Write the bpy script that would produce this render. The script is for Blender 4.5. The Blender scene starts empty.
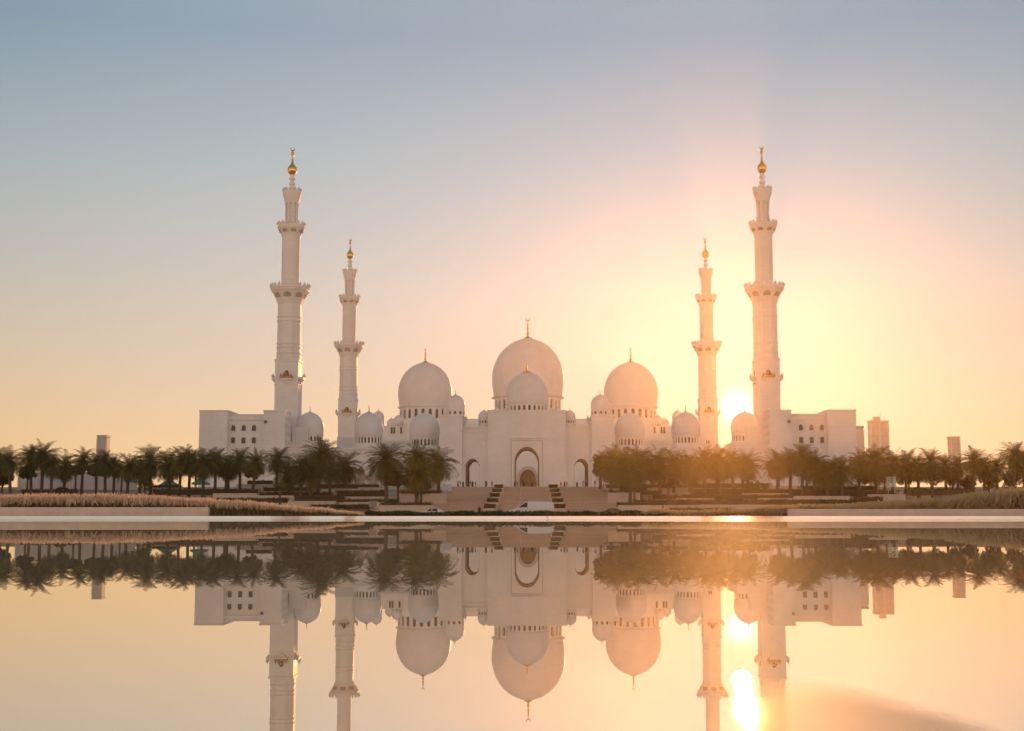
import bpy, bmesh, math, random
from mathutils import Vector, Matrix, noise
from mathutils.geometry import tessellate_polygon

R = math.radians
scene = bpy.context.scene
COL = scene.collection
rnd = random.Random(7)

# ------------------------------------------------------------------ camera
F = 1364.0                       # focal length in pixels of a 1024 px wide picture
CAM_Z = 0.10                     # the lens is a hand's breadth above the reflecting pool
PITCH = math.atan(151.0 / F)
YAW = math.atan(18.0 / F)
cam_data = bpy.data.cameras.new('camera')
cam = bpy.data.objects.new('camera', cam_data)
COL.objects.link(cam)
cam.location = (0, 0, CAM_Z)
cam.rotation_euler = (R(90) + PITCH, 0, YAW)
cam_data.sensor_width = 36.0
cam_data.lens = F / 1024 * 36.0
cam_data.clip_start = 0.02
cam_data.clip_end = 8000
scene.camera = cam

# ------------------------------------------------------------------ light
SUN_AZ = math.atan((737 - 530) / F)            # to the right of +Y
DISC_EL = math.atan((516.5 - 409) / F)         # where the sun stands in the sky
SUN_EL = R(6.6)
def dir_of(az, el):
    return Vector((math.sin(az) * math.cos(el), math.cos(az) * math.cos(el), math.sin(el)))
SUN_DIR = dir_of(SUN_AZ, SUN_EL)
DISC_DIR = dir_of(SUN_AZ, DISC_EL)

world = bpy.data.worlds.new('World')
scene.world = world
world.use_nodes = True
wt = world.node_tree
for n in list(wt.nodes):
    wt.nodes.remove(n)
def wn(t, **kw):
    n = wt.nodes.new(t)
    for k, v in kw.items():
        setattr(n, k, v)
    return n
def wmath(op, a, b=None, c=None):
    n = wn('ShaderNodeMath', operation=op)
    for i, v in enumerate((a, b, c)):
        if v is None:
            continue
        if isinstance(v, (int, float)):
            n.inputs[i].default_value = v
        else:
            wt.links.new(v, n.inputs[i])
    return n.outputs[0]
def wmix(mode, fac, a, b):
    n = wn('ShaderNodeMix', data_type='RGBA', blend_type=mode)
    n.clamp_result = False
    for s, v in ((n.inputs[0], fac), (n.inputs[6], a), (n.inputs[7], b)):
        if isinstance(v, (int, float)):
            s.default_value = v
        elif isinstance(v, tuple):
            s.default_value = (*v, 1)
        else:
            wt.links.new(v, s)
    return n.outputs[2]
sky = wn('ShaderNodeTexSky', sky_type='NISHITA')
sky.sun_disc = False
sky.sun_elevation = SUN_EL
sky.sun_rotation = SUN_AZ
sky.air_density = 1.0
sky.dust_density = 2.0
sky.ozone_density = 2.0
tc = wn('ShaderNodeTexCoord')
sep = wn('ShaderNodeSeparateXYZ')
wt.links.new(tc.outputs['Generated'], sep.inputs[0])
dot = wn('ShaderNodeVectorMath', operation='DOT_PRODUCT')
wt.links.new(tc.outputs['Generated'], dot.inputs[0])
dot.inputs[1].default_value = DISC_DIR
cosang = wmath('MINIMUM', wmath('MAXIMUM', dot.outputs['Value'], 0.0), 1.0)
# colour of the dusty evening air by height
ramp = wn('ShaderNodeValToRGB')
wt.links.new(wmath('MAXIMUM', sep.outputs['Z'], 0.0), ramp.inputs[0])
els = ramp.color_ramp.elements
STOPS = [(0, (0.657, 0.209, 0.0)), (0.05, (0.534, 0.189, 0.071)), (0.1, (0.412, 0.169, 0.144)), (0.17, (0.249, 0.141, 0.218)), (0.25, (0.111, 0.09, 0.238)), (0.34, (0.0, 0.0, 0.213)), (0.55, (0.15, 0.18, 0.22)), (1.0, (0.12, 0.14, 0.17))]   #FIT
els[0].position, els[0].color = STOPS[0][0], (*STOPS[0][1], 1)
els[1].position, els[1].color = STOPS[-1][0], (*STOPS[-1][1], 1)
for p, c in STOPS[1:-1]:
    e = els.new(p)
    e.color = (*c, 1)
# glow about the sun (world direction only)
GLOW = [(2.0, (0.075, 0.298, 0.0)), (6.0, (0.26, 0.096, 0.29)), (22.0, (0.0, 0.0, 0.0)), (150.0, (0.0, 0.0, 0.082)), (1400.0, (0.121, 0.0, 0.0)), (26000.0, (1.6, 1.5, 1.3))]   #FIT
col = ramp.outputs[0]
for n_pow, c in GLOW:
    col = wmix('ADD', wmath('POWER', cosang, n_pow), col, c)
# the dust hangs a little brighter low on the left, away from the sun
DUST = (0.097, 0.086, 0.105)   #FIT
dot2 = wn('ShaderNodeVectorMath', operation='DOT_PRODUCT')
wt.links.new(tc.outputs['Generated'], dot2.inputs[0])
dot2.inputs[1].default_value = dir_of(R(-22), R(9))
col = wmix('ADD', wmath('POWER', wmath('MINIMUM', wmath('MAXIMUM', dot2.outputs['Value'], 0.0), 1.0), 12.0), col, DUST)
# faint uneven veils of high cloud
map_ = wn('ShaderNodeMapping')
map_.inputs['Scale'].default_value = (1.2, 1.2, 5.0)
wt.links.new(tc.outputs['Generated'], map_.inputs[0])
nz = wn('ShaderNodeTexNoise')
nz.inputs['Scale'].default_value = 2.2
nz.inputs['Detail'].default_value = 4
nz.inputs['Roughness'].default_value = 0.5
wt.links.new(map_.outputs[0], nz.inputs['Vector'])
veil = wmath('MULTIPLY_ADD', nz.outputs['Fac'], 0.06, 0.97)
colv = wn('ShaderNodeVectorMath', operation='SCALE')
wt.links.new(col, colv.inputs[0])
wt.links.new(veil, colv.inputs['Scale'])
# opposite the sun, brighter warm sky added as fill for shaded fronts
back = wn('ShaderNodeMapRange')
back.interpolation_type = 'SMOOTHSTEP'
back.inputs['From Min'].default_value = 0.55
back.inputs['From Max'].default_value = -0.5
wt.links.new(sep.outputs['Y'], back.inputs['Value'])
bramp = wn('ShaderNodeValToRGB')
wt.links.new(wmath('MAXIMUM', sep.outputs['Z'], 0.0), bramp.inputs[0])
be = bramp.color_ramp.elements
BACK = [(0.0, (1.44, 0.94, 0.61)), (0.2, (1.00, 0.76, 0.62)), (0.4, (0.36, 0.36, 0.40)), (1.0, (0.12, 0.14, 0.17))]
be[0].position, be[0].color = BACK[0][0], (*BACK[0][1], 1)
be[1].position, be[1].color = BACK[-1][0], (*BACK[-1][1], 1)
for p, c in BACK[1:-1]:
    e = be.new(p)
    e.color = (*c, 1)
dusk = wmix('MIX', back.outputs[0], colv.outputs[0], bramp.outputs[0])
bg_air = wn('ShaderNodeBackground')
wt.links.new(dusk, bg_air.inputs[0])
bg_air.inputs[1].default_value = 1.0
bg_sky = wn('ShaderNodeBackground')
wt.links.new(sky.outputs[0], bg_sky.inputs[0])
bg_sky.inputs[1].default_value = 0.003
addsh = wn('ShaderNodeAddShader')
wt.links.new(bg_air.outputs[0], addsh.inputs[0])
wt.links.new(bg_sky.outputs[0], addsh.inputs[1])
wout = wn('ShaderNodeOutputWorld')
wt.links.new(addsh.outputs[0], wout.inputs['Surface'])

sun_data = bpy.data.lights.new('sun', 'SUN')
sun_data.energy = 2.0
sun_data.angle = R(0.8)
sun_data.color = (1.0, 0.43, 0.135)
sun = bpy.data.objects.new('sun', sun_data)
COL.objects.link(sun)
sun.rotation_euler = SUN_DIR.to_track_quat('Z', 'Y').to_euler()
sun.location = (60, 300, 200)

scene.view_settings.view_transform = 'Standard'
scene.view_settings.look = 'None'
scene.view_settings.exposure = 0.06
scene.view_settings.gamma = 1.0
scene.cycles.use_denoising = True
scene.cycles.max_bounces = 8
scene.cycles.volume_bounces = 1
scene.cycles.transparent_max_bounces = 8

HAZE_DENSITY = 0.00012
HAZE_G = 0.88

# ------------------------------------------------------------------ pixel -> place
CP, SP, CY, SY = math.cos(PITCH), math.sin(PITCH), math.cos(YAW), math.sin(YAW)
def P(u, v, D):
    """The point seen at picture position (u, v) that stands D metres in front of the camera: (x, z)."""
    a, b = (u - 512) / F, (365.5 - v) / F
    fy, fz = CP - b * SP, SP + b * CP
    wx, wy = a * CY - fy * SY, a * SY + fy * CY
    k = D / wy
    return wx * k, CAM_Z + fz * k
def X(u, D, v=500): return P(u, v, D)[0]
def Z(v, D, u=528): return P(u, v, D)[1]
def PXM(D): return D / F         # metres per pixel at distance D

# ------------------------------------------------------------------ materials
def new_mat(name):
    m = bpy.data.materials.new(name)
    m.use_nodes = True
    nt = m.node_tree
    return m, nt, nt.nodes['Principled BSDF']
def stone_mat(name, c, var=0.12, scale=0.35, rough=0.6, bump=0.15, joints=None, spec=0.4):
    m, nt, b = new_mat(name)
    t = nt.nodes.new('ShaderNodeTexCoord')
    n1 = nt.nodes.new('ShaderNodeTexNoise')
    n1.inputs['Scale'].default_value = scale
    n1.inputs['Detail'].default_value = 7
    n1.inputs['Roughness'].default_value = 0.65
    nt.links.new(t.outputs['Object'], n1.inputs['Vector'])
    r = nt.nodes.new('ShaderNodeValToRGB')
    r.color_ramp.elements[0].position = 0.3
    r.color_ramp.elements[1].position = 0.7
    r.color_ramp.elements[0].color = (*[x * (1 - var) for x in c], 1)
    r.color_ramp.elements[1].color = (*[min(1, x * (1 + var)) for x in c], 1)
    nt.links.new(n1.outputs['Fac'], r.inputs[0])
    src = r.outputs[0]
    if joints:
        bt = nt.nodes.new('ShaderNodeTexBrick')
        bt.inputs['Scale'].default_value = 1.0
        bt.inputs['Brick Width'].default_value = joints[0]
        bt.inputs['Row Height'].default_value = joints[1]
        bt.inputs['Mortar Size'].default_value = joints[2]
        bt.inputs['Color1'].default_value = (1, 1, 1, 1)
        bt.inputs['Color2'].default_value = (0.97, 0.97, 0.97, 1)
        bt.inputs['Mortar'].default_value = (0.87, 0.86, 0.85, 1)
        mp = nt.nodes.new('ShaderNodeMapping')
        mp.inputs['Rotation'].default_value = (R(90), 0, 0)
        nt.links.new(t.outputs['Object'], mp.inputs[0])
        nt.links.new(mp.outputs[0], bt.inputs['Vector'])
        mx = nt.nodes.new('ShaderNodeMix')
        mx.data_type, mx.blend_type = 'RGBA', 'MULTIPLY'
        mx.inputs[0].default_value = 1
        nt.links.new(src, mx.inputs[6])
        nt.links.new(bt.outputs['Color'], mx.inputs[7])
        src = mx.outputs[2]
    nt.links.new(src, b.inputs['Base Color'])
    b.inputs['Roughness'].default_value = rough
    b.inputs['Specular IOR Level'].default_value = spec
    if bump:
        n2 = nt.nodes.new('ShaderNodeTexNoise')
        n2.inputs['Scale'].default_value = scale * 8
        n2.inputs['Detail'].default_value = 4
        nt.links.new(t.outputs['Object'], n2.inputs['Vector'])
        bp = nt.nodes.new('ShaderNodeBump')
        bp.inputs['Strength'].default_value = bump
        bp.inputs['Distance'].default_value = 0.05
        nt.links.new(n2.outputs['Fac'], bp.inputs['Height'])
        nt.links.new(bp.outputs[0], b.inputs['Normal'])
    return m
def plain_mat(name, c, rough=0.5, metal=0.0, var=0.1, scale=3.0):
    m, nt, b = new_mat(name)
    n1 = nt.nodes.new('ShaderNodeTexNoise')
    n1.inputs['Scale'].default_value = scale
    n1.inputs['Detail'].default_value = 5
    t = nt.nodes.new('ShaderNodeTexCoord')
    nt.links.new(t.outputs['Object'], n1.inputs['Vector'])
    r = nt.nodes.new('ShaderNodeValToRGB')
    r.color_ramp.elements[0].position = 0.3
    r.color_ramp.elements[1].position = 0.7
    r.color_ramp.elements[0].color = (*[x * (1 - var) for x in c], 1)
    r.color_ramp.elements[1].color = (*[min(1, x * (1 + var)) for x in c], 1)
    nt.links.new(n1.outputs['Fac'], r.inputs[0])
    nt.links.new(r.outputs[0], b.inputs['Base Color'])
    b.inputs['Roughness'].default_value = rough
    b.inputs['Metallic'].default_value = metal
    return m
def leaf_mat(name, c0, c1, trans=0.3, zgrad=None, rough=0.55):
    """Leaves: every leaf its own shade between c0 and c1; some light passes through."""
    m, nt, b = new_mat(name)
    g = nt.nodes.new('ShaderNodeNewGeometry')
    r = nt.nodes.new('ShaderNodeValToRGB')
    r.color_ramp.elements[0].color = (*c0, 1)
    r.color_ramp.elements[1].color = (*c1, 1)
    nt.links.new(g.outputs['Random Per Island'], r.inputs[0])
    oi = nt.nodes.new('ShaderNodeObjectInfo')
    hs = nt.nodes.new('ShaderNodeHueSaturation')
    ma = nt.nodes.new('ShaderNodeMath')
    ma.operation = 'MULTIPLY_ADD'
    ma.inputs[1].default_value = 0.5
    ma.inputs[2].default_value = 0.75
    nt.links.new(oi.outputs['Random'], ma.inputs[0])
    nt.links.new(ma.outputs[0], hs.inputs['Value'])
    nt.links.new(r.outputs[0], hs.inputs['Color'])
    nt.links.new(hs.outputs[0], b.inputs['Base Color'])
    b.inputs['Roughness'].default_value = rough
    b.inputs['Specular IOR Level'].default_value = 0.3
    tr = nt.nodes.new('ShaderNodeBsdfTranslucent')
    nt.links.new(hs.outputs[0], tr.inputs['Color'])
    mx = nt.nodes.new('ShaderNodeMixShader')
    mx.inputs[0].default_value = trans
    nt.links.new(b.outputs[0], mx.inputs[1])
    nt.links.new(tr.outputs[0], mx.inputs[2])
    nt.links.new(mx.outputs[0], nt.nodes['Material Output'].inputs['Surface'])
    return m

M = {}
M['marble'] = stone_mat('white_marble', (0.78, 0.745, 0.715), 0.08, 0.10, 0.55, 0.05, joints=(2.4, 1.2, 0.025))
M['marble_lit'] = stone_mat('lit_white_marble', (0.87, 0.84, 0.82), 0.04, 0.12, 0.45, 0.05, joints=(2.4, 1.2, 0.025))  # paler copy of the marble; courtyard light put into its colour
M['dome_marble'] = stone_mat('dome_marble', (0.77, 0.73, 0.71), 0.06, 0.15, 0.42, 0.04, joints=(3.2, 1.9, 0.035))
M['gold'] = plain_mat('gilded_metal', (0.83, 0.50, 0.14), 0.32, 1.0, 0.12, 1.5)
M['gilt_trim'] = plain_mat('gilt_trim', (0.40, 0.22, 0.10), 0.6, 0.0, 0.2, 2.0)
M['window'] = plain_mat('dark_brown_glass', (0.075, 0.055, 0.05), 0.35, 0.0, 0.25, 0.8)
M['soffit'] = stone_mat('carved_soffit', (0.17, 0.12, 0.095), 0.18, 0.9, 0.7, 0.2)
M['surround_edge_shade'] = plain_mat('surround_shade_stone', (0.55, 0.48, 0.44), 0.5)  # arch surround stone, also painted edge shade about the portal
M['niche_shade'] = stone_mat('niche_shade_stone', (0.42, 0.34, 0.30), 0.15, 0.9, 0.7, 0.2)  # darker tone stands for the shade inside niches
M['door'] = plain_mat('bronze_door_screen', (0.20, 0.11, 0.055), 0.45, 0.1, 0.3, 2.5)
M['terrace'] = stone_mat('terrace_stone', (0.66, 0.53, 0.42), 0.12, 0.6, 0.75, 0.25, joints=(1.2, 0.4, 0.012))
M['stair'] = stone_mat('stair_stone', (0.50, 0.375, 0.29), 0.12, 0.5, 0.7, 0.2)
M['poolstone'] = stone_mat('pool_wall_stone', (0.76, 0.59, 0.46), 0.10, 1.4, 0.7, 0.2, joints=(1.6, 0.9, 0.006))
M['render_wall'] = stone_mat('painted_wall', (0.62, 0.57, 0.55), 0.08, 0.4, 0.8, 0.1)
M['tower'] = stone_mat('tower_cladding', (0.46, 0.46, 0.48), 0.10, 0.1, 0.6, 0.0, joints=(3.0, 3.4, 0.25))
M['ground'] = stone_mat('dry_ground', (0.30, 0.235, 0.17), 0.25, 0.08, 0.95, 0.4)
M['lawn'] = stone_mat('lawn_turf', (0.075, 0.085, 0.03), 0.35, 0.6, 0.95, 0.6)
M['plaza'] = stone_mat('plaza_paving', (0.48, 0.40, 0.33), 0.10, 0.4, 0.7, 0.1)
M['asphalt'] = stone_mat('asphalt', (0.055, 0.053, 0.052), 0.2, 1.5, 0.9, 0.3)
M['kerb'] = stone_mat('kerb_concrete', (0.42, 0.39, 0.36), 0.12, 1.0, 0.85, 0.2)
M['paint'] = plain_mat('road_paint', (0.75, 0.74, 0.70), 0.7)
M['palm'] = leaf_mat('palm_leaf', (0.070, 0.076, 0.022), (0.185, 0.172, 0.058), 0.25)
M['palm_bright'] = leaf_mat('palm_leaf_bright', (0.11, 0.10, 0.022), (0.24, 0.20, 0.05), 0.3)
M['dead_frond'] = leaf_mat('dry_palm_leaf', (0.10, 0.07, 0.035), (0.17, 0.12, 0.06), 0.15)
M['trunk'] = stone_mat('palm_trunk', (0.135, 0.095, 0.068), 0.35, 3.0, 0.95, 0.8)
M['bark'] = stone_mat('tree_bark', (0.11, 0.08, 0.06), 0.3, 3.0, 0.95, 0.8)
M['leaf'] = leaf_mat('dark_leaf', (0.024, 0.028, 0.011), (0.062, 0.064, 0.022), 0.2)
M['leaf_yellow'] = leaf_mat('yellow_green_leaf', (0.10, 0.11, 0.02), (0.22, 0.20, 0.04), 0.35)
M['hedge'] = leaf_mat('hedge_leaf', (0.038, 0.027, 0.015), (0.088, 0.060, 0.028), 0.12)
M['hedge_green'] = leaf_mat('ground_cover_leaf', (0.045, 0.055, 0.016), (0.11, 0.11, 0.035), 0.2)
M['blade'] = leaf_mat('grass_blade', (0.075, 0.070, 0.022), (0.30, 0.22, 0.11), 0.3)
M['plume'] = leaf_mat('grass_plume', (0.66, 0.48, 0.34), (0.90, 0.71, 0.53), 0.45)
M['blade_straw_flare'] = leaf_mat('grass_blade_straw_flare', (0.42, 0.28, 0.12), (0.70, 0.50, 0.27), 0.5)  # straw blades lightened, sun flare put into their colour
M['plume_straw_flare'] = leaf_mat('grass_plume_straw_flare', (0.82, 0.56, 0.30), (0.97, 0.76, 0.48), 0.6)  # straw plumes made paler and golden to carry the sun's flare
M['green_cloth'] = plain_mat('green_canvas', (0.035, 0.30, 0.20), 0.8)
M['steel'] = plain_mat('painted_steel', (0.42, 0.42, 0.42), 0.4, 0.5)
M['car_white'] = plain_mat('white_car_paint', (0.72, 0.72, 0.71), 0.25, 0.0, 0.04)
M['car_dark'] = plain_mat('dark_car_paint', (0.07, 0.065, 0.075), 0.22, 0.2, 0.08)
M['car_glass'] = plain_mat('car_glass', (0.03, 0.03, 0.032), 0.08, 0.0, 0.1)
M['tyre'] = plain_mat('tyre_rubber', (0.025, 0.025, 0.025), 0.85)
M['rim'] = plain_mat('alloy_rim', (0.55, 0.55, 0.56), 0.3, 0.9)
M['lamp_glass'] = plain_mat('lamp_lens', (0.55, 0.50, 0.46), 0.12)
M['tail_glass'] = plain_mat('tail_lens', (0.35, 0.03, 0.02), 0.15)
M['booth'] = plain_mat('booth_panel', (0.62, 0.64, 0.74), 0.5)
M['sign'] = plain_mat('sign_panel', (0.33, 0.24, 0.20), 0.5)
M['skin'] = plain_mat('skin', (0.38, 0.22, 0.15), 0.6)
M['hair'] = plain_mat('dark_hair', (0.02, 0.016, 0.013), 0.7)
for k, c in dict(black=(0.018, 0.017, 0.018), white=(0.74, 0.72, 0.70), blue=(0.09, 0.11, 0.17), grey=(0.22, 0.21, 0.20),
                 red=(0.30, 0.06, 0.05), tan=(0.42, 0.32, 0.22)).items():
    M['cloth_' + k] = plain_mat(k + '_cloth', c, 0.85)
M['feather'] = plain_mat('dark_feathers', (0.03, 0.026, 0.024), 0.6)
M['beak'] = plain_mat('beak_horn', (0.09, 0.07, 0.05), 0.5)

# billboard picture: pale with soft green and blue areas
def board_mat():
    m, nt, b = new_mat('board_picture')
    t = nt.nodes.new('ShaderNodeTexCoord')
    n1 = nt.nodes.new('ShaderNodeTexNoise')
    n1.inputs['Scale'].default_value = 1.6
    n1.inputs['Detail'].default_value = 3
    nt.links.new(t.outputs['Object'], n1.inputs['Vector'])
    r = nt.nodes.new('ShaderNodeValToRGB')
    r.color_ramp.elements[0].position, r.color_ramp.elements[0].color = 0.38, (0.20, 0.42, 0.22, 1)
    r.color_ramp.elements[1].position, r.color_ramp.elements[1].color = 0.58, (0.80, 0.80, 0.78, 1)
    nt.links.new(n1.outputs['Fac'], r.inputs[0])
    nt.links.new(r.outputs[0], b.inputs['Base Color'])
    b.inputs['Roughness'].default_value = 0.4
    return m
M['board'] = board_mat()

# wet mirror of the shallow pool; a dry, dull patch lies near the lens on the right
def water_mat():
    m, nt, b = new_mat('still_water_on_stone')
    t = nt.nodes.new('ShaderNodeTexCoord')
    gl = nt.nodes.new('ShaderNodeBsdfGlossy')
    gl.inputs['Color'].default_value = (0.955, 0.915, 0.835, 1)
    b.inputs['Base Color'].default_value = (0.62, 0.44, 0.27, 1)
    b.inputs['Roughness'].default_value = 0.6
    # faint long swell and fine ripple
    mp = nt.nodes.new('ShaderNodeMapping')
    mp.inputs['Scale'].default_value = (1.0, 0.35, 1.0)
    nt.links.new(t.outputs['Object'], mp.inputs[0])
    n1 = nt.nodes.new('ShaderNodeTexNoise')
    n1.inputs['Scale'].default_value = 0.5
    n1.inputs['Detail'].default_value = 3
    nt.links.new(mp.outputs[0], n1.inputs['Vector'])
    bp = nt.nodes.new('ShaderNodeBump')
    bp.inputs['Strength'].default_value = 0.06
    bp.inputs['Distance'].default_value = 0.004
    nt.links.new(n1.outputs['Fac'], bp.inputs['Height'])
    nt.links.new(bp.outputs[0], gl.inputs['Normal'])
    # dry patch mask: an uneven tongue on the stone
    sp = nt.nodes.new('ShaderNodeSeparateXYZ')
    nt.links.new(t.outputs['Object'], sp.inputs[0])
    nw = nt.nodes.new('ShaderNodeTexNoise')
    nw.inputs['Scale'].default_value = 9.0
    nw.inputs['Detail'].default_value = 4
    nt.links.new(t.outputs['Object'], nw.inputs['Vector'])
    def mth(op, a, bb=None, c=None):
        n = nt.nodes.new('ShaderNodeMath')
        n.operation = op
        for i, v in enumerate((a, bb, c)):
            if v is None: continue
            if isinstance(v, (int, float)): n.inputs[i].default_value = v
            else: nt.links.new(v, n.inputs[i])
        return n.outputs[0]
    cx, cy, rx, ry = 0.158, 0.600, 0.064, 0.240
    dx = mth('DIVIDE', mth('SUBTRACT', sp.outputs['X'], cx), rx)
    dy = mth('DIVIDE', mth('SUBTRACT', sp.outputs['Y'], cy), ry)
    d2 = mth('ADD', mth('MULTIPLY', dx, dx), mth('MULTIPLY', dy, dy))
    d2 = mth('ADD', d2, mth('MULTIPLY_ADD', nw.outputs['Fac'], 0.9, -0.45))
    mr = nt.nodes.new('ShaderNodeMapRange')
    mr.interpolation_type = 'SMOOTHSTEP'
    mr.inputs['From Min'].default_value = 1.25
    mr.inputs['From Max'].default_value = 0.30
    mr.inputs['To Min'].default_value = 0.0
    mr.inputs['To Max'].default_value = 1.0
    nt.links.new(d2, mr.inputs['Value'])
    patch = mr.outputs[0]
    bm_ = nt.nodes.new('ShaderNodeMix')
    bm_.data_type = 'RGBA'
    bm_.inputs[6].default_value = (0.62, 0.44, 0.27, 1)
    bm_.inputs[7].default_value = (0.30, 0.19, 0.10, 1)
    nt.links.new(patch, bm_.inputs[0])
    nt.links.new(bm_.outputs[2], b.inputs['Base Color'])
    # roughness: tiny everywhere, dull in the patch
    nt.links.new(mth('MULTIPLY_ADD', patch, 0.08, 0.003), gl.inputs['Roughness'])
    mx = nt.nodes.new('ShaderNodeMixShader')
    lw = nt.nodes.new('ShaderNodeLayerWeight')
    lw.inputs['Blend'].default_value = 0.5
    fac = mth('MULTIPLY_ADD', lw.outputs['Facing'], 0.55, 0.36)     # stronger mirror at a glancing look
    fac = mth('MINIMUM', mth('SUBTRACT', fac, mth('MULTIPLY', patch, 0.58)), 0.88)
    nt.links.new(fac, mx.inputs[0])
    nt.links.new(b.outputs[0], mx.inputs[1])
    nt.links.new(gl.outputs[0], mx.inputs[2])
    nt.links.new(mx.outputs[0], nt.nodes['Material Output'].inputs['Surface'])
    return m
M['water'] = water_mat()
def weir_mat():
    m, nt, b = new_mat('wet_pale_marble')
    b.inputs['Base Color'].default_value = (0.78, 0.73, 0.69, 1)
    b.inputs['Roughness'].default_value = 0.5
    gl = nt.nodes.new('ShaderNodeBsdfGlossy')
    gl.inputs['Color'].default_value = (0.92, 0.85, 0.77, 1)
    gl.inputs['Roughness'].default_value = 0.07
    mx = nt.nodes.new('ShaderNodeMixShader')
    mx.inputs[0].default_value = 0.88
    nt.links.new(b.outputs[0], mx.inputs[1])
    nt.links.new(gl.outputs[0], mx.inputs[2])
    nt.links.new(mx.outputs[0], nt.nodes['Material Output'].inputs['Surface'])
    return m
M['weir'] = weir_mat()

# ------------------------------------------------------------------ mesh helpers
class MB:
    def __init__(self):
        self.v, self.f, self.mi = [], [], []
    def add(self, verts, faces, mi=0):
        o = len(self.v)
        self.v.extend(tuple(p) for p in verts)
        for f in faces:
            self.f.append(tuple(i + o for i in f))
            self.mi.append(mi)
    def box(self, x0, x1, y0, y1, z0, z1, mi=0):
        self.add([(x0,y0,z0),(x1,y0,z0),(x1,y1,z0),(x0,y1,z0),(x0,y0,z1),(x1,y0,z1),(x1,y1,z1),(x0,y1,z1)],
                 [(0,3,2,1),(4,5,6,7),(0,1,5,4),(1,2,6,5),(2,3,7,6),(3,0,4,7)], mi)
    def lathe(self, prof, n=32, cx=0, cy=0, z0=0, rot=0.0, cap=True, mi=0):
        vs, fs = [], []
        for (r, z) in prof:
            for k in range(n):
                a = rot + 2 * math.pi * k / n
                vs.append((cx + r * math.cos(a), cy + r * math.sin(a), z0 + z))
        for i in range(len(prof) - 1):
            for k in range(n):
                k2 = (k + 1) % n
                fs.append((i*n+k, i*n+k2, (i+1)*n+k2, (i+1)*n+k))
        if cap:
            fs.append(tuple(range(n - 1, -1, -1)))
            m = (len(prof) - 1) * n
            fs.append(tuple(m + k for k in range(n)))
        self.add(vs, fs, mi)
    def tube(self, pts, rad, n=6, mi=0):
        vs, fs = [], []
        pts = [Vector(p) for p in pts]
        if not hasattr(rad, '__len__'):
            rad = [rad] * len(pts)
        for i, p in enumerate(pts):
            d = (pts[min(i+1, len(pts)-1)] - pts[max(i-1, 0)]).normalized()
            a = Vector((0,0,1)) if abs(d.z) < 0.9 else Vector((1,0,0))
            s = d.cross(a).normalized()
            t = s.cross(d)
            for k in range(n):
                w = 2 * math.pi * k / n
                vs.append(p + (s * math.cos(w) + t * math.sin(w)) * rad[i])
        for i in range(len(pts) - 1):
            for k in range(n):
                k2 = (k + 1) % n
                fs.append((i*n+k, i*n+k2, (i+1)*n+k2, (i+1)*n+k))
        fs.append(tuple(range(n - 1, -1, -1)))
        fs.append(tuple((len(pts)-1)*n + k for k in range(n)))
        self.add(vs, fs, mi)
    def panel(self, outer, holes, thick, xf=None, mi=0):
        """A flat wall in the xz plane with openings, thick metres deep (front at y=0)."""
        loops = [outer] + list(holes)
        tri = tessellate_polygon([[Vector((a, b, 0)) for a, b in l] for l in loops])
        flat = [p for l in loops for p in l]
        n = len(flat)
        vs = [(a, 0.0, b) for a, b in flat] + [(a, thick, b) for a, b in flat]
        fs = []
        for t in tri:
            p, q, r = (flat[i] for i in t)
            ar = (q[0]-p[0])*(r[1]-p[1]) - (q[1]-p[1])*(r[0]-p[0])
            t = tuple(t) if ar > 0 else tuple(reversed(t))
            fs.append(t)
            fs.append(tuple(n + i for i in reversed(t)))
        o = 0
        for li, l in enumerate(loops):
            m = len(l)
            area = sum(l[i][0]*l[(i+1)%m][1] - l[(i+1)%m][0]*l[i][1] for i in range(m))
            ccw = area > 0
            for i in range(m):
                a, b = o + i, o + (i + 1) % m
                q = (b, a, n + a, n + b)
                if ccw == (li == 0):
                    q = q
                else:
                    q = tuple(reversed(q))
                fs.append(q)
            o += m
        if xf:
            vs = [xf @ Vector(p) for p in vs]
        self.add(vs, fs, mi)
    def build(self, name, mat, parent=None, loc=(0,0,0), smooth=None):
        me = bpy.data.meshes.new(name)
        me.from_pydata(self.v, [], self.f)
        mats = mat if isinstance(mat, (list, tuple)) else [mat]
        for m in mats:
            me.materials.append(m)
        if len(mats) > 1:
            me.polygons.foreach_set('material_index', self.mi)
        if smooth:
            me.polygons.foreach_set('use_smooth', [True] * len(me.polygons))
            me.update()
            me.set_sharp_from_angle(angle=R(smooth))
        me.update()
        return link(name, me, parent, loc)
def link(name, me, parent=None, loc=(0,0,0)):
    o = bpy.data.objects.new(name, me)
    COL.objects.link(o)
    o.location = loc
    if parent:
        o.parent = parent
    return o
def tag(o, label=None, cat=None, group=None, kind=None):
    if label: o['label'] = label
    if cat: o['category'] = cat
    if group: o['group'] = group
    if kind: o['kind'] = kind
    return o
def empty(name, loc, label, cat, group=None):
    o = bpy.data.objects.new(name, None)
    COL.objects.link(o)
    o.location = loc
    o.empty_display_size = 0.5
    return tag(o, label, cat, group)
def copy_tree(o, parent=None, top=True):
    c = o.copy()
    COL.objects.link(c)
    if parent: c.parent = parent
    for ch in list(o.children):
        copy_tree(ch, c)
    return c
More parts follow.
